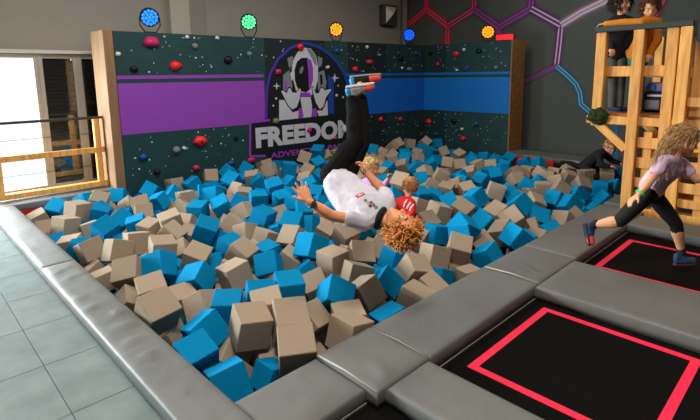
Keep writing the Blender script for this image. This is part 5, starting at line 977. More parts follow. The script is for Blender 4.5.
def frame(fwd, up):
    y = Vector(fwd).normalized(); z = Vector(up); z = (z - y * z.dot(y)).normalized(); x = y.cross(z)
    return Matrix((x, y, z)).transposed()
def head_parts(b, c, fr, s):
    P = lambda x, y, z: Vector(c) + fr @ Vector((x, y, z)) * s
    b.ell(P(0, -.012, .030), (.076 * s, .094 * s, .086 * s), fr)
    b.hull([(P(-.036, .042, -.030), .036 * s), (P(.036, .042, -.030), .036 * s), (P(0, .066, -.086), .021 * s), (P(-.046, .0, -.045), .028 * s), (P(.046, .0, -.045), .028 * s), (P(0, .055, .03), .035 * s)])
    b.chain([(P(0, .084, .012), .009 * s), (P(0, .104, -.022), .0125 * s)])
    b.hull([(P(-.012, .092, -.026), .008 * s), (P(.012, .092, -.026), .008 * s)])
    b.hull([(P(-.034, .078, .022), .012 * s), (P(.034, .078, .022), .012 * s)])
    b.hull([(P(-.016, .082, -.056), .007 * s), (P(.016, .082, -.056), .007 * s)])
    for sx in (-1, 1):
        fe = fr @ Matrix.Rotation(.35 * sx, 3, 'Z')
        b.ell(P(.079 * sx, -.008, -.004), (.010 * s, .020 * s, .031 * s), fe)
def face_parts(parent, c, fr, s, brow=(120, 84, 50)):
    off = parent.location
    P = lambda x, y, z: Vector(c) + fr @ Vector((x, y, z)) * s - off
    for sx in (-1, 1):
        for nm, r, dy, m_ in (('eye', .0115, 0, mat('eye_white', (225, 220, 214), .3)), ('pupil', .0062, .0078, mat('pupil', (40, 30, 24), .25))):
            bm = bmesh.new(); bmesh.ops.create_icosphere(bm, subdivisions=2, radius=r * s)
            bmesh.ops.translate(bm, vec=P(.031 * sx, .0745 + dy, .002), verts=bm.verts)
            o = from_bm(nm, bm, m_, parent, True)
        tube('eyebrow', [P(.016 * sx, .091, .026) + off, P(.032 * sx, .088, .031) + off, P(.047 * sx, .076, .026) + off], [.003 * s, .0038 * s, .002 * s], mat('brow_%d' % brow[0], brow, .8), parent, 6)
    tube('mouth', [P(-.022, .080, -.057) + off, P(0, .0895, -.056) + off, P(.022, .080, -.057) + off], [.003 * s, .0042 * s, .003 * s], mat('lips', (176, 92, 80), .5), parent, 6)
def hand_parts(b, wrist, fd, pn, side, s=1.0, curl=.25, spread=.16):
    """wrist point, finger direction, palm normal (out of the palm), side +1 puts the thumb on +x of the hand frame"""
    f = Vector(fd).normalized(); n = Vector(pn); n = (n - f * n.dot(f)).normalized(); x = f.cross(n) * side
    L = .072 * s
    b.hull([(wrist, .019 * s), (wrist + f * .02 * s + x * .018 * s, .015 * s), (wrist + f * L + x * .028 * s, .0115 * s), (wrist + f * (L * .94) - x * .030 * s, .0105 * s), (wrist + f * .02 * s - x * .016 * s, .014 * s)])
    for k, (xo, ln) in enumerate(((.029, .058), (.010, .066), (-.010, .061), (-.029, .047))):
        a = (xo / .029) * spread; d0 = (f + x * a).normalized(); p = wrist + f * (L * (.98 - .03 * abs(k - 1))) + x * xo * s; r = .0088 * s
        pts = [(p - d0 * .015 * s, r)]; d = d0
        for seg, fr_ in enumerate((.45, .31, .24)):
            ang = curl * (1.0 + .3 * seg + .12 * k); d = (d * math.cos(ang) + n * math.sin(ang)).normalized(); p = p + d * ln * fr_ * s; pts.append((p, r * (.95 - .09 * seg)))
        b.chain(pts)
    p = wrist + f * .022 * s + x * .024 * s; d = (f * .62 + x * .75 + n * .25).normalized(); pts = [(p, .012 * s)]
    for ln, r in ((.028, .0105), (.024, .0095), (.018, .008)):
        p = p + d * ln * s; pts.append((p, r * s)); d = (d + f * .25 + n * curl * .5).normalized()
    b.chain(pts)
def limb(b, a, ra, m_, rm, c, rc, bulge=1.12):
    a, m_, c = Vector(a), Vector(m_), Vector(c)
    b.chain([(a, ra), (a.lerp(m_, .45), (ra + rm) / 2 * bulge if bulge < 1.02 else (ra * .55 + rm * .45) * 1.04), (m_, rm), (m_.lerp(c, .32), rm * bulge * .98), (m_.lerp(c, .75), (rm + rc * 2) / 3), (c, rc)])
def hair_tufts(name, parent, c, fr, s, m_, n, length, rad, seed, zmin=-.02, curl=.6, back=-.03, flow=None, hairline=.045):
    r = random.Random(seed); bm = bmesh.new(); off = parent.location
    P = lambda v: Vector(c) + fr @ (Vector(v) * s) - off
    # scalp cap
    g = bmesh.ops.create_icosphere(bm, subdivisions=4, radius=1.0); kill = []
    for v in g['verts']:
        q = Vector((v.co.x * .083, v.co.y * .100 - .014, v.co.z * .094 + .031)); k = 1 + .06 * noise.noise(v.co * 6 + Vector((seed, 0, 0)))
        bad = (q.y > hairline and q.z < .075) or (q.z < zmin and q.y > back) or q.z < -.055
        if bad: kill.append(v)
        v.co = P(q * k)
    bmesh.ops.delete(bm, geom=kill, context='VERTS')
    made = 0
    while made < n:
        d = Vector((r.gauss(0, 1), r.gauss(0, 1), r.gauss(0, 1))).normalized()
        q = Vector((d.x * .080, d.y * .097 - .014, d.z * .090 + .031))
        if (q.y > hairline and q.z < .07) or (q.z < zmin and q.y > back) or q.z < -.05: continue
        made += 1
        nrm = Vector((d.x / .08, d.y / .097, d.z / .09)).normalized()
        t = nrm.cross(Vector((r.uniform(-1, 1), r.uniform(-1, 1), r.uniform(-1, 1)))).normalized(); bn = nrm.cross(t)
        L = length * r.uniform(.6, 1.3); pts = []; ph = r.uniform(0, 6.28); p = q - nrm * .006; dr = (nrm + t * r.uniform(.2, .9)).normalized()
        for k in range(5):
            pts.append(p.copy()); a = curl * (k + 1) * 1.1 + ph
            w = (dr + (t * math.cos(a) + bn * math.sin(a)) * curl).normalized()
            if flow is not None: w = (w * max(.25, 1 - k * .25) + (fr.transposed() @ flow) * (.25 + .3 * k)).normalized()
            p = p + w * L / 4
        rr = [rad * 1.0, rad * 1.1, rad, rad * .75, rad * .3]; rings = []
        for k, pp in enumerate(pts):
            tt = (pts[min(k + 1, 4)] - pts[max(k - 1, 0)]).normalized(); x = tt.orthogonal().normalized(); y = tt.cross(x)
            rings.append([bm.verts.new(P(pp + (x * math.cos(j * 1.2566) + y * math.sin(j * 1.2566)) * rr[k])) for j in range(5)])
        for k in range(4):
            for j in range(5): bm.faces.new((rings[k][j], rings[k][(j + 1) % 5], rings[k + 1][(j + 1) % 5], rings[k + 1][j]))
    return from_bm(name, bm, m_, parent, True)
def torso_hulls(b, sl, sr, neck, chest, waist, pelvis, hl, hr, fwd, k=1.0, inf=0.0):
    sl, sr, neck, chest, waist, pelvis, hl, hr = map(Vector, (sl, sr, neck, chest, waist, pelvis, hl, hr)); f = Vector(fwd).normalized()
    lat = (sr - sl).normalized(); i = inf
    b.hull([(sl, .042 * k + i), (sr, .042 * k + i), (chest - lat * .060 * k, .080 * k + i), (chest + lat * .060 * k, .080 * k + i), (neck - (neck - chest) * .25, .05 * k + i)])
    b.hull([(chest - lat * .060 * k, .080 * k + i), (chest + lat * .060 * k, .080 * k + i), (waist - lat * .045 * k, .074 * k + i), (waist + lat * .045 * k, .074 * k + i)])
    b.hull([(waist - lat * .045 * k, .074 * k + i), (waist + lat * .045 * k, .074 * k + i), (hl, .070 * k + i), (hr, .070 * k + i), (pelvis, .085 * k + i)])
def shoe(parent, heel, toe, soln, s, m_sole, m_up, m_toe, m_heel=None, name='shoe'):
    """heel and toe points on the sole line, soln = direction from foot out of the sole"""
    heel, toe = Vector(heel), Vector(toe); f = (toe - heel).normalized(); dn = Vector(soln); dn = (dn - f * dn.dot(f)).normalized(); L = (toe - heel).length; up = -dn
    b = Body(); b.hull([(heel + f * .15 * L + up * .03 * s, .030 * s), (heel + f * .55 * L + up * .030 * s, .038 * s)]); b.hull([(heel + f * .15 * L + up * .03 * s, .030 * s), (heel + f * .18 * L + up * .075 * s, .030 * s)]); b.hull([(heel + f * .18 * L + up * .07 * s, .032 * s), (heel + f * .5 * L + up * .04 * s, .033 * s)])
    up_o = b.finish(name, m_up, parent, .006, 3)
    b = Body(); b.hull([(heel + f * .60 * L + up * .030 * s, .037 * s), (toe - f * .15 * L + up * .026 * s, .034 * s)])
    t = b.finish('toe_cap', m_toe, parent, .006, 3); t.parent = up_o
    b = Body(); b.hull([(heel + f * .10 * L + up * .006 * s, .026 * s), (heel + f * .6 * L + up * .006 * s, .034 * s), (toe - f * .12 * L + up * .004 * s, .028 * s)])
    def flat(co):
        q = co + parent.location; h = (q - heel).dot(up)
        return co - up * (h - max(-.005 * s, min(.006 * s, h)))
    so = b.finish('sole', m_sole, parent, .006, 3, flat); so.parent = up_o
    if m_heel is not None:
        b = Body(); b.hull([(heel + f * .10 * L + up * .03 * s, .031 * s), (heel + f * .12 * L + up * .06 * s, .029 * s)])
        h = b.finish('heel_counter', m_heel, parent, .006, 3); h.parent = up_o
    return up_o

SKIN = mat('skin_warm', (230, 154, 108), .5, .06, 12, spec=.35)
SKIN2 = mat('skin_pale', (228, 164, 124), .5, .06, 12, spec=.35)
BLK = mat('black_cloth', (24, 24, 25), .8, .15, 20, .2, 60)

# ---- boy flipping over the pit
D = at_d
boy = empty('person', D(346, 200, 3.3)); boy.location.z = .30
tag(boy, 'boy in white T-shirt and black trousers flipping upside down above the foam pit', 'person')
pel = D(335, 177, 3.42); wai = D(348, 191, 3.30); che = D(366, 208, 3.16); nek = D(380, 218, 3.09)
sL, sR = D(364, 222, 3.04), D(389, 204, 3.20)
hL, hR = D(331, 176, 3.38), D(342, 180, 3.46)
kL, kR = D(355, 141, 3.60), D(363, 140, 3.72)
aL, aR = D(352, 101, 3.76), D(361, 99, 3.86)
eL, wL = D(330, 215, 2.93), D(309, 201.5, 2.86)
eR, wR = D(382, 190, 3.40), D(368, 174, 3.40)
hc = D(399, 226, 3.05)
hup = (D(417, 238, 3.0) - D(382, 217, 3.09)).normalized(); hfw = (D(408, 202, 3.06) - hc).normalized() + (CAM - hc).normalized() * .35
HF = frame(hfw, hup)
HF = frame(hfw - hup * hup.dot(hfw), hup)
cfw = (CAM - che).normalized() * .8 + Vector((0, 0, .6)); cfw -= (nek - pel).normalized() * cfw.dot((nek - pel).normalized())
b = Body()
torso_hulls(b, sL, sR, nek, che, wai, pel, hL, hR, cfw, 1.0)
b.chain([(che.lerp(nek, .6), .055), (nek, .046), (hc - HF @ Vector((0, .01, .03)), .044)])
head_parts(b, hc, HF, 1.0)
limb(b, sL, .040, eL, .034, wL, .024); limb(b, sR, .040, eR, .034, wR, .024)
hand_parts(b, wL, D(297, 181, 2.86) - wL, D(330, 170, 2.2) - D(300, 190, 2.86), -1, 1.0, .10, .28)
hand_parts(b, wR, D(362, 160, 3.44) - wR, D(350, 170, 3.44) - wR, 1, 1.0, .55)
limb(b, hL, .066, kL, .048, aL, .032); limb(b, hR, .066, kR, .048, aR, .032)
b.chain([(aL, .032), (D(352, 92, 3.79), .03)]); b.chain([(aR, .032), (D(360, 85, 3.88), .03)])
b.finish('body', SKIN, boy, .0062, 3)
face_parts(boy, hc, HF, 1.0, (170, 112, 60))
# T-shirt with loose hem and sleeves
TEE = mat('white_tee', (200, 196, 206), .75, .04, 6, .25, 16)
b = Body()
torso_hulls(b, sL, sR, nek, che, wai, pel.lerp(wai, .35), hL.lerp(wai, .30), hR.lerp(wai, .30), cfw, 1.0, .016)
b.hull([(D(331, 184, 3.30), .055), (wai, .088), (D(343, 180, 3.42), .06), (D(334, 196, 3.22), .05)]); b.hull([(D(334, 196, 3.22), .05), (wai, .085), (D(350, 214, 3.10), .055)])
b.chain([(sL, .060), (sL.lerp(eL, .34), .054)]); b.hull([(sL.lerp(eL, .34), .056), (sL.lerp(eL, .44), .058)])
b.chain([(sR, .058), (sR.lerp(eR, .7), .054)])
off_b = boy.location.copy()
def wrinkle(co):
    q = co + off_b
    return co + Vector((noise.noise(q * 9), noise.noise(q * 9 + Vector((7, 0, 0))), noise.noise(q * 9 + Vector((0, 9, 0))))) * .014 + Vector((noise.noise(q * 24), noise.noise(q * 24 + Vector((7, 0, 0))), noise.noise(q * 24 + Vector((0, 9, 0))))) * .004
tee = b.finish('t_shirt', TEE, boy, .007, 3, wrinkle)
nd = (hc - nek).normalized(); nx = nd.orthogonal().normalized(); ny = nd.cross(nx); ncen = nek + nd * .004
tube('collar', [ncen + (nx * math.cos(k * .5236) + ny * math.sin(k * .5236)) * .060 for k in range(12)], .021, BLK, boy, 8, True)
# black trousers
b = Body()
b.hull([(hL, .084), (hR, .082), (pel, .095)])
for (h_, k_, a_) in ((hL, kL, aL), (hR, kR, aR)):
    b.chain([(h_, .084), (h_.lerp(k_, .5), .078), (k_, .064), (k_.lerp(a_, .4), .060), (a_, .050)])
def wrinkle2(co):
    q = co + off_b
    return co + Vector((noise.noise(q * 12), noise.noise(q * 12 + Vector((7, 0, 0))), noise.noise(q * 12 + Vector((0, 9, 0))))) * .008
tr = b.finish('trousers', mat('charcoal_trousers', (19, 19, 19), .9, .2, 10, .2, 40, spec=.08), boy, .007, 3, wrinkle2)
# little print on the trousers and on the shirt: ray-placed just in front of the cloth
def print_on(mesh_o, x, y, w, h, m_, ang=0.0, name='print'):
    org = CAM - mesh_o.parent.location; d = ray(x, y)
    ok, loc, nor, _ = mesh_o.ray_cast(org, d)
    if not ok: return None
    nor = nor.normalized(); u = RIGHT - nor * RIGHT.dot(nor); u.normalize(); v = nor.cross(u)
    u2 = u * math.cos(ang) + v * math.sin(ang); v2 = -u * math.sin(ang) + v * math.cos(ang); pts = []
    for k in range(7): pts.append((-w / 2 + w * k / 6, -h / 2))
    bm = bmesh.new(); rows = []
    for j in range(3):
        row = []
        for k in range(7):
            q = loc + u2 * (-w / 2 + w * k / 6) + v2 * (-h / 2 + h * j / 2); q0 = q + nor * .05
            ok2, l2, n2, _ = mesh_o.ray_cast(q0, -nor)
            row.append(bm.verts.new((l2 if ok2 else q) + nor * .004))
        rows.append(row)
    for j in range(2):
        for k in range(6): bm.faces.new((rows[j][k], rows[j][k + 1], rows[j + 1][k + 1], rows[j + 1][k]))
    o = from_bm(name, bm, m_, mesh_o); return o
PW = mat('print_white', (225, 225, 225), .6)
PR = mat('print_red', (205, 40, 40), .6)
bpy.context.view_layer.update()
print_on(tr, 343, 177, .045, .018, PW, .6); print_on(tr, 341, 181.5, .05, .010, PW, .6); print_on(tr, 346, 181, .02, .014, PW, .6)
print_on(tee, 360.5, 195, .062, .026, PR, .62); print_on(tee, 360.5, 195, .045, .010, mat('print_cream', (235, 200, 190), .6), .62)
for i, (x, y, c) in enumerate(((365.5, 200.5, (70, 120, 60)), (368, 203, (200, 150, 40)), (371, 202.5, (50, 90, 150)), (373.5, 205, (200, 60, 50)), (376, 207.5, (60, 130, 70)), (370, 206, (60, 60, 70)))):
    print_on(tee, x, y, .020, .018, mat('print_%d' % i, c, .6), .5)
# watch
wd = (eL - wL).normalized(); wx = wd.orthogonal().normalized(); wy = wd.cross(wx); wc = wL + wd * .022
wt = tube('watch_strap', [wc + (wx * math.cos(k * .5236) + wy * math.sin(k * .5236)) * .029 for k in range(12)], .008, mat('watch_black', (22, 22, 24), .4), boy, 6, True)
tocam = (CAM - wc); tocam = (tocam - wd * tocam.dot(wd)).normalized()
fq = frame(tocam, wd); bm = bmesh.new(); bm_box(bm, (-.016, .026, -.018), (.016, .038, .018), .004)
bmesh.ops.transform(bm, matrix=Matrix.Translation(wc - boy.location) @ fq.to_4x4(), verts=bm.verts); from_bm('watch_case', bm, mat('watch_face', (60, 62, 56), .3), boy)
hair_tufts('hair', boy, hc, HF, 1.0, mat('ginger_hair', (206, 120, 48), .6, .35, 40, rgb2=(246, 188, 112)), 900, .060, .0046, 3, zmin=-.01, curl=.75, hairline=.050)
CORAL = mat('coral', (240, 86, 74), .5); SBLUE = mat('shoe_blue', (30, 140, 190), .5); SGREY = mat('shoe_grey', (170, 168, 166), .6, .3, 40); SOLE = mat('shoe_sole', (176, 158, 128), .7)
shoe(boy, D(349, 77, 3.90), D(382, 74, 3.92), D(362, 60, 3.90) - D(362, 80, 3.90), 1.0, SOLE, BLK, CORAL, SBLUE)
shoe(boy, D(345.5, 87, 3.74), D(375, 83, 3.78), D(362, 70, 3.72) - D(362, 90, 3.78), 1.0, SGREY, mat('shoe_striped', (150, 148, 150), .6, .5, 60), CORAL, SBLUE)

# ---- girl running across the far trampoline
girl = empty('person', at_z(684, 263, .042)); girl.location.z = .042
tag(girl, 'girl with long fair hair in lilac T-shirt and black leggings running on the trampoline', 'person')
g = 4.02
pel = D(649, 192, 4.05); wai = D(655, 183, 4.02); che = D(666, 170, 3.98); nek = D(675, 159, 3.94)
sN, sF = D(663, 161, 3.84), D(681, 164, 4.08); hN, hF = D(647, 194, 3.98), D(653, 195, 4.12)
eN, wN = D(650, 181, 3.78), D(638.5, 195, 3.76)
eF, wF = D(697, 180, 4.02), D(712, 176, 3.95)
kF, aF = D(676, 224, 4.10), D(681, 250, 4.16)      # leading leg
kN, aN = D(620, 221, 4.02), D(594, 225, 4.12)      # trailing leg
hc = D(684, 141, 3.92)
HF = frame((D(702, 147, 3.90) - hc), (D(681, 122, 3.92) - hc))
b = Body(); torso_hulls(b, sN, sF, nek, che, wai, pel, hN, hF, RIGHT, .92)
b.chain([(che.lerp(nek, .6), .05), (nek, .042), (hc - HF @ Vector((0, .02, .04)), .042)]); head_parts(b, hc, HF, 1.03)
limb(b, sN, .038, eN, .031, wN, .022); limb(b, sF, .038, eF, .031, wF, .022)
hand_parts(b, wN, D(626, 204, 3.76) - wN, D(640, 210, 3.76) - wN, 1, .95, .25); hand_parts(b, wF, D(722, 172, 3.9) - wF, Vector((0, 0, -1)), -1, .95, .3)
limb(b, hF, .066, kF, .047, aF, .030); limb(b, hN, .066, kN, .047, aN, .030)
b.chain([(aF, .03), (D(682, 258, 4.16), .03)]); b.chain([(aN, .03), (D(588, 229, 4.13), .028)])
b.finish('body', SKIN2, girl, .0068, 3); face_parts(girl, hc, HF, 1.03, (130, 92, 60))
b = Body(); torso_hulls(b, sN, sF, nek, che, wai, pel.lerp(wai, .3), hN.lerp(wai, .4), hF.lerp(wai, .4), RIGHT, .92, .014)
b.chain([(sN, .052), (sN.lerp(eN, .55), .048)]); b.chain([(sF, .052), (sF.lerp(eF, .55), .048)])
off_b = girl.location.copy()
b.finish('t_shirt', mat('lilac_tee', (214, 182, 206), .75, .06, 8, .2, 20), girl, .007, 3, wrinkle)
b = Body(); b.hull([(hN, .075), (hF, .075), (pel, .084)])
b.chain([(hF, .074), (hF.lerp(kF, .5), .067), (kF, .053), (kF.lerp(aF, .38), .049)]); b.chain([(hN, .074), (hN.lerp(kN, .5), .067), (kN, .053), (kN.lerp(aN, .12), .050)])
b.finish('leggings', BLK, girl, .007, 3)
wd = (eN - wN).normalized(); wx = wd.orthogonal().normalized(); wy = wd.cross(wx); wc = wN + wd * .02
tube('bracelet', [wc + (wx * math.cos(k * .5236) + wy * math.sin(k * .5236)) * .028 for k in range(12)], .009, mat('green_band', (60, 220, 110), .5), girl, 6, True)
SOCK = mat('dark_sock', (26, 30, 36), .8); SHB = mat('shoe_navy', (38, 60, 92), .6, .5, 40)
for a_, dr in ((aF, (D(682, 258, 4.16) - aF)), (aN, (D(588, 229, 4.13) - aN))):
    b = Body(); b.chain([(a_ - dr * .4, .035), (a_ + dr * .5, .037)]); b.finish('sock', SOCK, girl, .006, 2)
shoe(girl, D(673.5, 264.5, 4.17), D(697, 263.5, 4.12), Vector((0, 0, -1)), .95, mat('sole_dark', (120, 50, 56), .6), SHB, SHB)
shoe(girl, D(583.5, 223, 4.13), D(589, 246, 4.10), D(578, 236, 4.1) - D(588, 236, 4.1), .95, mat('sole_dark2', (40, 44, 56), .6), SHB, CORAL)
hm = mat('fair_hair', (150, 104, 62), .5, .3, 30, rgb2=(220, 176, 124))
hair_tufts('hair', girl, hc, HF, 1.03, hm, 520, .07, .0032, 11, zmin=.0, curl=.03, hairline=.040, flow=((D(652, 165, 3.95) - hc).normalized() + Vector((0, 0, -.3))).normalized())
rr_ = random.Random(5); bm = bmesh.new(); off = girl.location
for i in range(380):
    # long strands streaming back from the crown to below the shoulder
    a = rr_.uniform(-1, 1); r0 = hc + HF @ Vector((.074 * a, rr_.uniform(-.095, -.03), rr_.uniform(-.02, .09)))
    e_ = D(rr_.uniform(650, 668), rr_.uniform(160, 182), 3.86 + .10 * a); mid = r0.lerp(e_, .45) + HF @ Vector((.02 * a, -.03, .0)) + Vector((0, 0, rr_.uniform(.0, .015)))
    pts = [r0, r0.lerp(mid, .6), mid, mid.lerp(e_, .55), e_]; rad = [.0028, .0034, .0034, .0028, .001]; rings = []
    for k, pp in enumerate(pts):
        tt = (pts[min(k + 1, 4)] - pts[max(k - 1, 0)]).normalized(); x = tt.orthogonal().normalized(); y = tt.cross(x)
        rings.append([bm.verts.new(pp + (x * math.cos(j * 1.2566) + y * math.sin(j * 1.2566)) * rad[k] - off) for j in range(5)])
    for k in range(4):
        for j in range(5): bm.faces.new((rings[k][j], rings[k][(j + 1) % 5], rings[k + 1][(j + 1) % 5], rings[k + 1][j]))
from_bm('hair_strands', bm, hm, girl, True)

# ---- small children in the pit
def small(name_label, hd, hfw, hup, base, hs, shirt, hairm, hair_len, sL, sR, eL, wL, eR, wR, nek, che, pel, stripe=None, seed=1, skin=None):
    p = empty('person', base); tag(p, name_label, 'person'); k = .72
    HF = frame(hfw, hup); wai = che.lerp(pel, .5); lat = (sR - sL).normalized(); hl, hr = pel - lat * .06, pel + lat * .06
    b = Body(); torso_hulls(b, sL, sR, nek, che, wai, pel, hl, hr, hfw, k)
    b.chain([(nek, .036), (hd - HF @ Vector((0, .01, .04)) * hs, .036)]); head_parts(b, hd, HF, hs)
    limb(b, sL, .030, eL, .025, wL, .019); limb(b, sR, .030, eR, .025, wR, .019)
    hand_parts(b, wL, wL - eL, Vector((0, 0, -1)) if abs((wL - eL).normalized().z) < .9 else RIGHT, -1, .75, .3); hand_parts(b, wR, wR - eR, Vector((0, 0, -1)) if abs((wR - eR).normalized().z) < .9 else RIGHT, 1, .75, .3)
    kf = Vector((HF.col[1].x, HF.col[1].y, 0)).normalized() * .2
    limb(b, hl, .05, hl + kf, .036, hl + kf * .9 + Vector((0, 0, -.2)), .026); limb(b, hr, .05, hr + kf, .036, hr + kf * .9 + Vector((0, 0, -.2)), .026)
    b.finish('body', skin or SKIN2, p, .0075, 3); face_parts(p, hd, HF, hs, (160, 120, 80))
    b = Body(); torso_hulls(b, sL, sR, nek, che, wai, pel, hl, hr, hfw, k, .014)
    b.chain([(sL, .044), (sL.lerp(eL, .95), .038), (eL.lerp(wL, .6), .032)]); b.chain([(sR, .044), (sR.lerp(eR, .95), .038), (eR.lerp(wR, .6), .032)])
    sh = b.finish('shirt', shirt, p, .008, 3)
    b = Body(); b.hull([(hl, .062), (hr, .062)]); b.chain([(hl, .06), (hl + kf, .046), (hl + kf * .9 + Vector((0, 0, -.17)), .038)]); b.chain([(hr, .06), (hr + kf, .046), (hr + kf * .9 + Vector((0, 0, -.17)), .038)])
    b.finish('trousers', mat('kid_trousers', (60, 66, 84), .8), p, .009, 3)
    hair_tufts('hair', p, hd, HF, hs, hairm, 420, hair_len, .0042, seed, zmin=-.02, curl=.10, hairline=.056, flow=Vector((0, 0, -.7)))
    return p, sh, HF
lil, lsh, LHF = small('small fair-haired child in a lilac top sitting in the foam cubes behind the flipping boy',
    D(371, 167.5, 5.5), (D(388, 176, 5.3) - D(371, 167.5, 5.5)), (D(369, 150, 5.5) - D(371, 167.5, 5.5)), D(371, 205, 5.5), .92,
    mat('lilac_top', (190, 144, 196), .8), mat('blond_hair', (204, 158, 96), .6, .3, 30, rgb2=(236, 206, 150)), .05,
    D(377, 183, 5.42), D(362, 183, 5.58), D(385, 186, 5.30), D(388.5, 178, 5.22), D(360, 196, 5.40), D(368, 200, 5.25), D(370, 178, 5.5), D(369, 188, 5.5), D(368, 204, 5.55), seed=21)
red, rsh, RHF = small('small child in a red shirt with white stripes sitting in the foam cubes',
    D(410, 187, 5.4), (D(396, 189, 5.55) - D(410, 187, 5.4)) + FWD * .12, (D(411, 170, 5.4) - D(410, 187, 5.4)), D(407, 217, 5.4), .95,
    mat('red_shirt', (214, 30, 30), .75), mat('light_brown_hair', (150, 92, 46), .6, .3, 30, rgb2=(204, 146, 84)), .03,
    D(397, 202, 5.45), D(412, 203, 5.30), D(393, 209, 5.40), D(391, 212, 5.55), D(413, 213, 5.22), D(405, 216, 5.3), D(408, 197.5, 5.4), D(405, 206, 5.38), D(404, 219, 5.4), seed=31)
bpy.context.view_layer.update()
for (x, y, a) in ((405, 203, .9), (408.5, 205.5, .9), (411.5, 207, .9)):
    print_on(rsh, x, y, .09, .016, PW, a, 'white_stripe')

# ---- fair-haired boy kneeling by the far edge
kn = empty('person', D(594, 180, 8.0)); tag(kn, 'fair-haired boy in dark clothes crawling at the far edge of the pit', 'person')
hd = D(610.5, 147.5, 7.9); HF = frame(D(616, 152, 7.7) - hd, D(608, 138, 7.95) - hd)
pel = D(585, 166, 8.15); wai = D(592, 160, 8.08); che = D(599, 155, 8.0); nek = D(605, 151, 7.94)
sN, sF = D(599, 157, 7.86), D(605, 154, 8.12); hN, hF = D(584, 168, 8.06), D(587, 166, 8.26)
eN, wN = D(601, 165, 7.8), D(609, 166, 7.75); eF, wF = D(612, 161, 8.0), D(620, 163, 7.9)
b = Body(); torso_hulls(b, sN, sF, nek, che, wai, pel, hN, hF, Vector((0, 0, -1)), .95); b.chain([(nek, .045), (hd, .045)]); head_parts(b, hd, HF, 1.0)
limb(b, sN, .04, eN, .033, wN, .024); limb(b, sF, .04, eF, .033, wF, .024); hand_parts(b, wN, wN - eN, Vector((0, 0, -1)), 1, 1, .3); hand_parts(b, wF, wF - eF, Vector((0, 0, -1)), -1, 1, .3)
kN, aN = D(596, 177, 7.85), D(576, 172, 8.15); kF, aF = D(600, 174, 8.1), D(571, 163.5, 8.3)
limb(b, hN, .066, kN, .048, aN, .034); limb(b, hF, .066, kF, .048, aF, .034); b.finish('body', SKIN2, kn, .010, 3); face_parts(kn, hd, HF, 1.0, (160, 120, 80))
DKC = mat('dark_jumper', (24, 27, 30), .85, .2, 20)
b = Body(); torso_hulls(b, sN, sF, nek, che, wai, pel, hN, hF, Vector((0, 0, -1)), .95, .02)
b.chain([(sN, .058), (eN, .048), (wN, .036)]); b.chain([(sF, .058), (eF, .048), (wF, .036)]); b.finish('jumper', DKC, kn, .010, 3)
b = Body(); b.hull([(hN, .085), (hF, .085)]); b.chain([(hN, .085), (kN, .064), (aN, .046)]); b.chain([(hF, .085), (kF, .064), (aF, .046)]); b.finish('trousers', BLK, kn, .010, 3)
for a_, t_ in ((aN, D(568, 170, 8.2)), (aF, D(562, 162, 8.35))):
    b = Body(); b.hull([(a_, .045), (t_, .035)]); b.finish('shoe', BLK, kn, .010, 2)
hair_tufts('hair', kn, hd, HF, 1.0, mat('blond_hair2', (176, 116, 60), .6, .3, 30, rgb2=(214, 160, 96)), 220, .035, .0062, 41, zmin=-.01, curl=.3, hairline=.055)

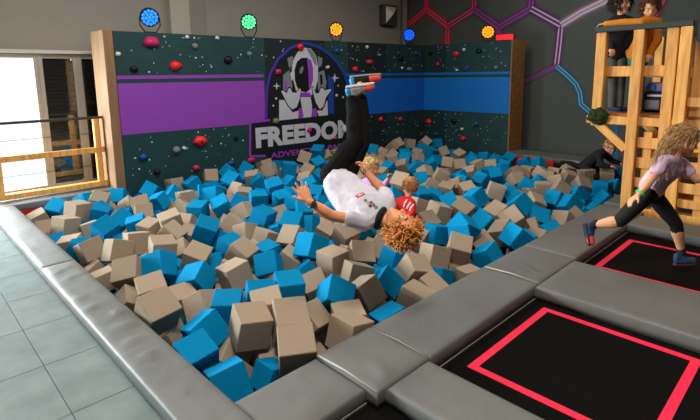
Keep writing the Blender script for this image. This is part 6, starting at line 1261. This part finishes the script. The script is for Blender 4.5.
# ---- two children on the tower deck
def stander(label, foot, hd, hfw, hup, sL, sR, eL, wL, eR, wR, nek, che, pel, kneeL, kneeR, ankL, ankR, topm, legm, hairm, nm_top, hair_len, shoem, seed, k=.85, hs=1.0):
    p = empty('person', foot); tag(p, label, 'person'); HF = frame(hfw, hup); wai = che.lerp(pel, .55); lat = (sR - sL).normalized(); hl, hr = pel - lat * .065, pel + lat * .065
    b = Body(); torso_hulls(b, sL, sR, nek, che, wai, pel, hl, hr, hfw, k); b.chain([(nek, .042), (hd - HF @ Vector((0, .01, .03)), .042)]); head_parts(b, hd, HF, hs)
    limb(b, sL, .036, eL, .030, wL, .022); limb(b, sR, .036, eR, .030, wR, .022)
    hand_parts(b, wL, wL - eL, Vector((0, 0, -1)) if abs((wL - eL).normalized().z) < .8 else Vector((1, 0, 0)), -1, .9, .4); hand_parts(b, wR, wR - eR, Vector((0, 0, -1)) if abs((wR - eR).normalized().z) < .8 else Vector((1, 0, 0)), 1, .9, .4)
    limb(b, hl, .06, kneeL, .044, ankL, .03); limb(b, hr, .06, kneeR, .044, ankR, .03); b.finish('body', SKIN2, p, .009, 3); face_parts(p, hd, HF, hs)
    b = Body(); torso_hulls(b, sL, sR, nek, che, wai, pel, hl, hr, hfw, k, .024)
    b.chain([(sL, .054), (eL, .045), (wL, .036)]); b.chain([(sR, .054), (eR, .045), (wR, .036)]); b.finish(nm_top, topm, p, .009, 3)
    b = Body(); b.hull([(hl, .074), (hr, .074)]); b.chain([(hl, .074), (kneeL, .056), (ankL, .046)]); b.chain([(hr, .074), (kneeR, .056), (ankR, .046)]); b.finish('trousers', legm, p, .009, 3)
    f2 = Vector((HF.col[1].x, HF.col[1].y, 0)).normalized()
    for a_ in (ankL, ankR):
        h_ = Vector((a_.x, a_.y, foot.z)) - f2 * .05; shoe(p, h_, h_ + f2 * .20, Vector((0, 0, -1)), .85, mat('sole_blue', (40, 90, 150), .6), shoem, shoem)
    hair_tufts('hair', p, hd, HF, hs, hairm, 260, hair_len, .0066, seed, zmin=-.03, curl=.25, hairline=.056, flow=Vector((0, 0, -1)))
dz = DECK + .006
X1 = 6.62
f1 = at_x(617, 104, X1); f1.z = dz
P_ = lambda x, y, X: at_x(x, y, X)
stander('dark-haired child in black top and grey trousers standing on the tower deck', f1, P_(622, 4, X1 - .02), Vector((-.35, -.9, -.15)), Vector((0, 0, 1)),
    P_(613, 21, X1), P_(629, 21, X1 + .05), P_(611, 36, X1 - .02), P_(612, 48, X1 - .12), P_(631, 36, X1 + .02), P_(629, 48, X1 - .08), P_(621, 16, X1), P_(620, 28, X1), P_(617, 54, X1),
    P_(613, 78, X1 - .02), P_(621, 78, X1 + .03), Vector((P_(612, 100, X1).x, P_(612, 100, X1).y, dz + .07)), Vector((P_(620, 100, X1 + .06).x, P_(620, 100, X1 + .06).y, dz + .07)),
    mat('black_top', (16, 20, 24), .8), mat('grey_trousers', (84, 84, 80), .8, .1, 10), mat('dark_brown_hair', (40, 24, 16), .55, .3, 30), 'jumper', .10, mat('shoe_black_blue', (30, 46, 74), .6), 51)
X2 = 6.50
f2_ = at_x(633, 106, X2); f2_.z = dz
stander('child in an orange jacket and teal trousers leaning along the tower handrail', f2_, P_(650, 8, X2), Vector((-.75, -.35, -.35)), Vector((-.1, .1, 1)),
    P_(641, 23, X2 - .16), P_(657, 22, X2 + .06), P_(624, 22.5, X2 - .2), P_(606, 24, X2 - .22), P_(658, 40, X2 - .02), P_(650, 53, X2 - .10), P_(650, 17, X2), P_(648, 30, X2), P_(638, 54, X2 + .02),
    P_(634, 78, X2 + .02), P_(640, 78, X2 + .08), Vector((P_(632, 102, X2).x, P_(632, 102, X2).y, dz + .07)), Vector((P_(639, 102, X2 + .1).x, P_(639, 102, X2 + .1).y, dz + .07)),
    mat('orange_jacket', (206, 122, 30), .8, .12, 12, .2, 30), mat('teal_trousers', (40, 130, 112), .8), mat('brown_hair', (92, 52, 30), .55, .3, 30), 'jacket', .07, mat('shoe_black_blue', (30, 46, 74), .6), 61)
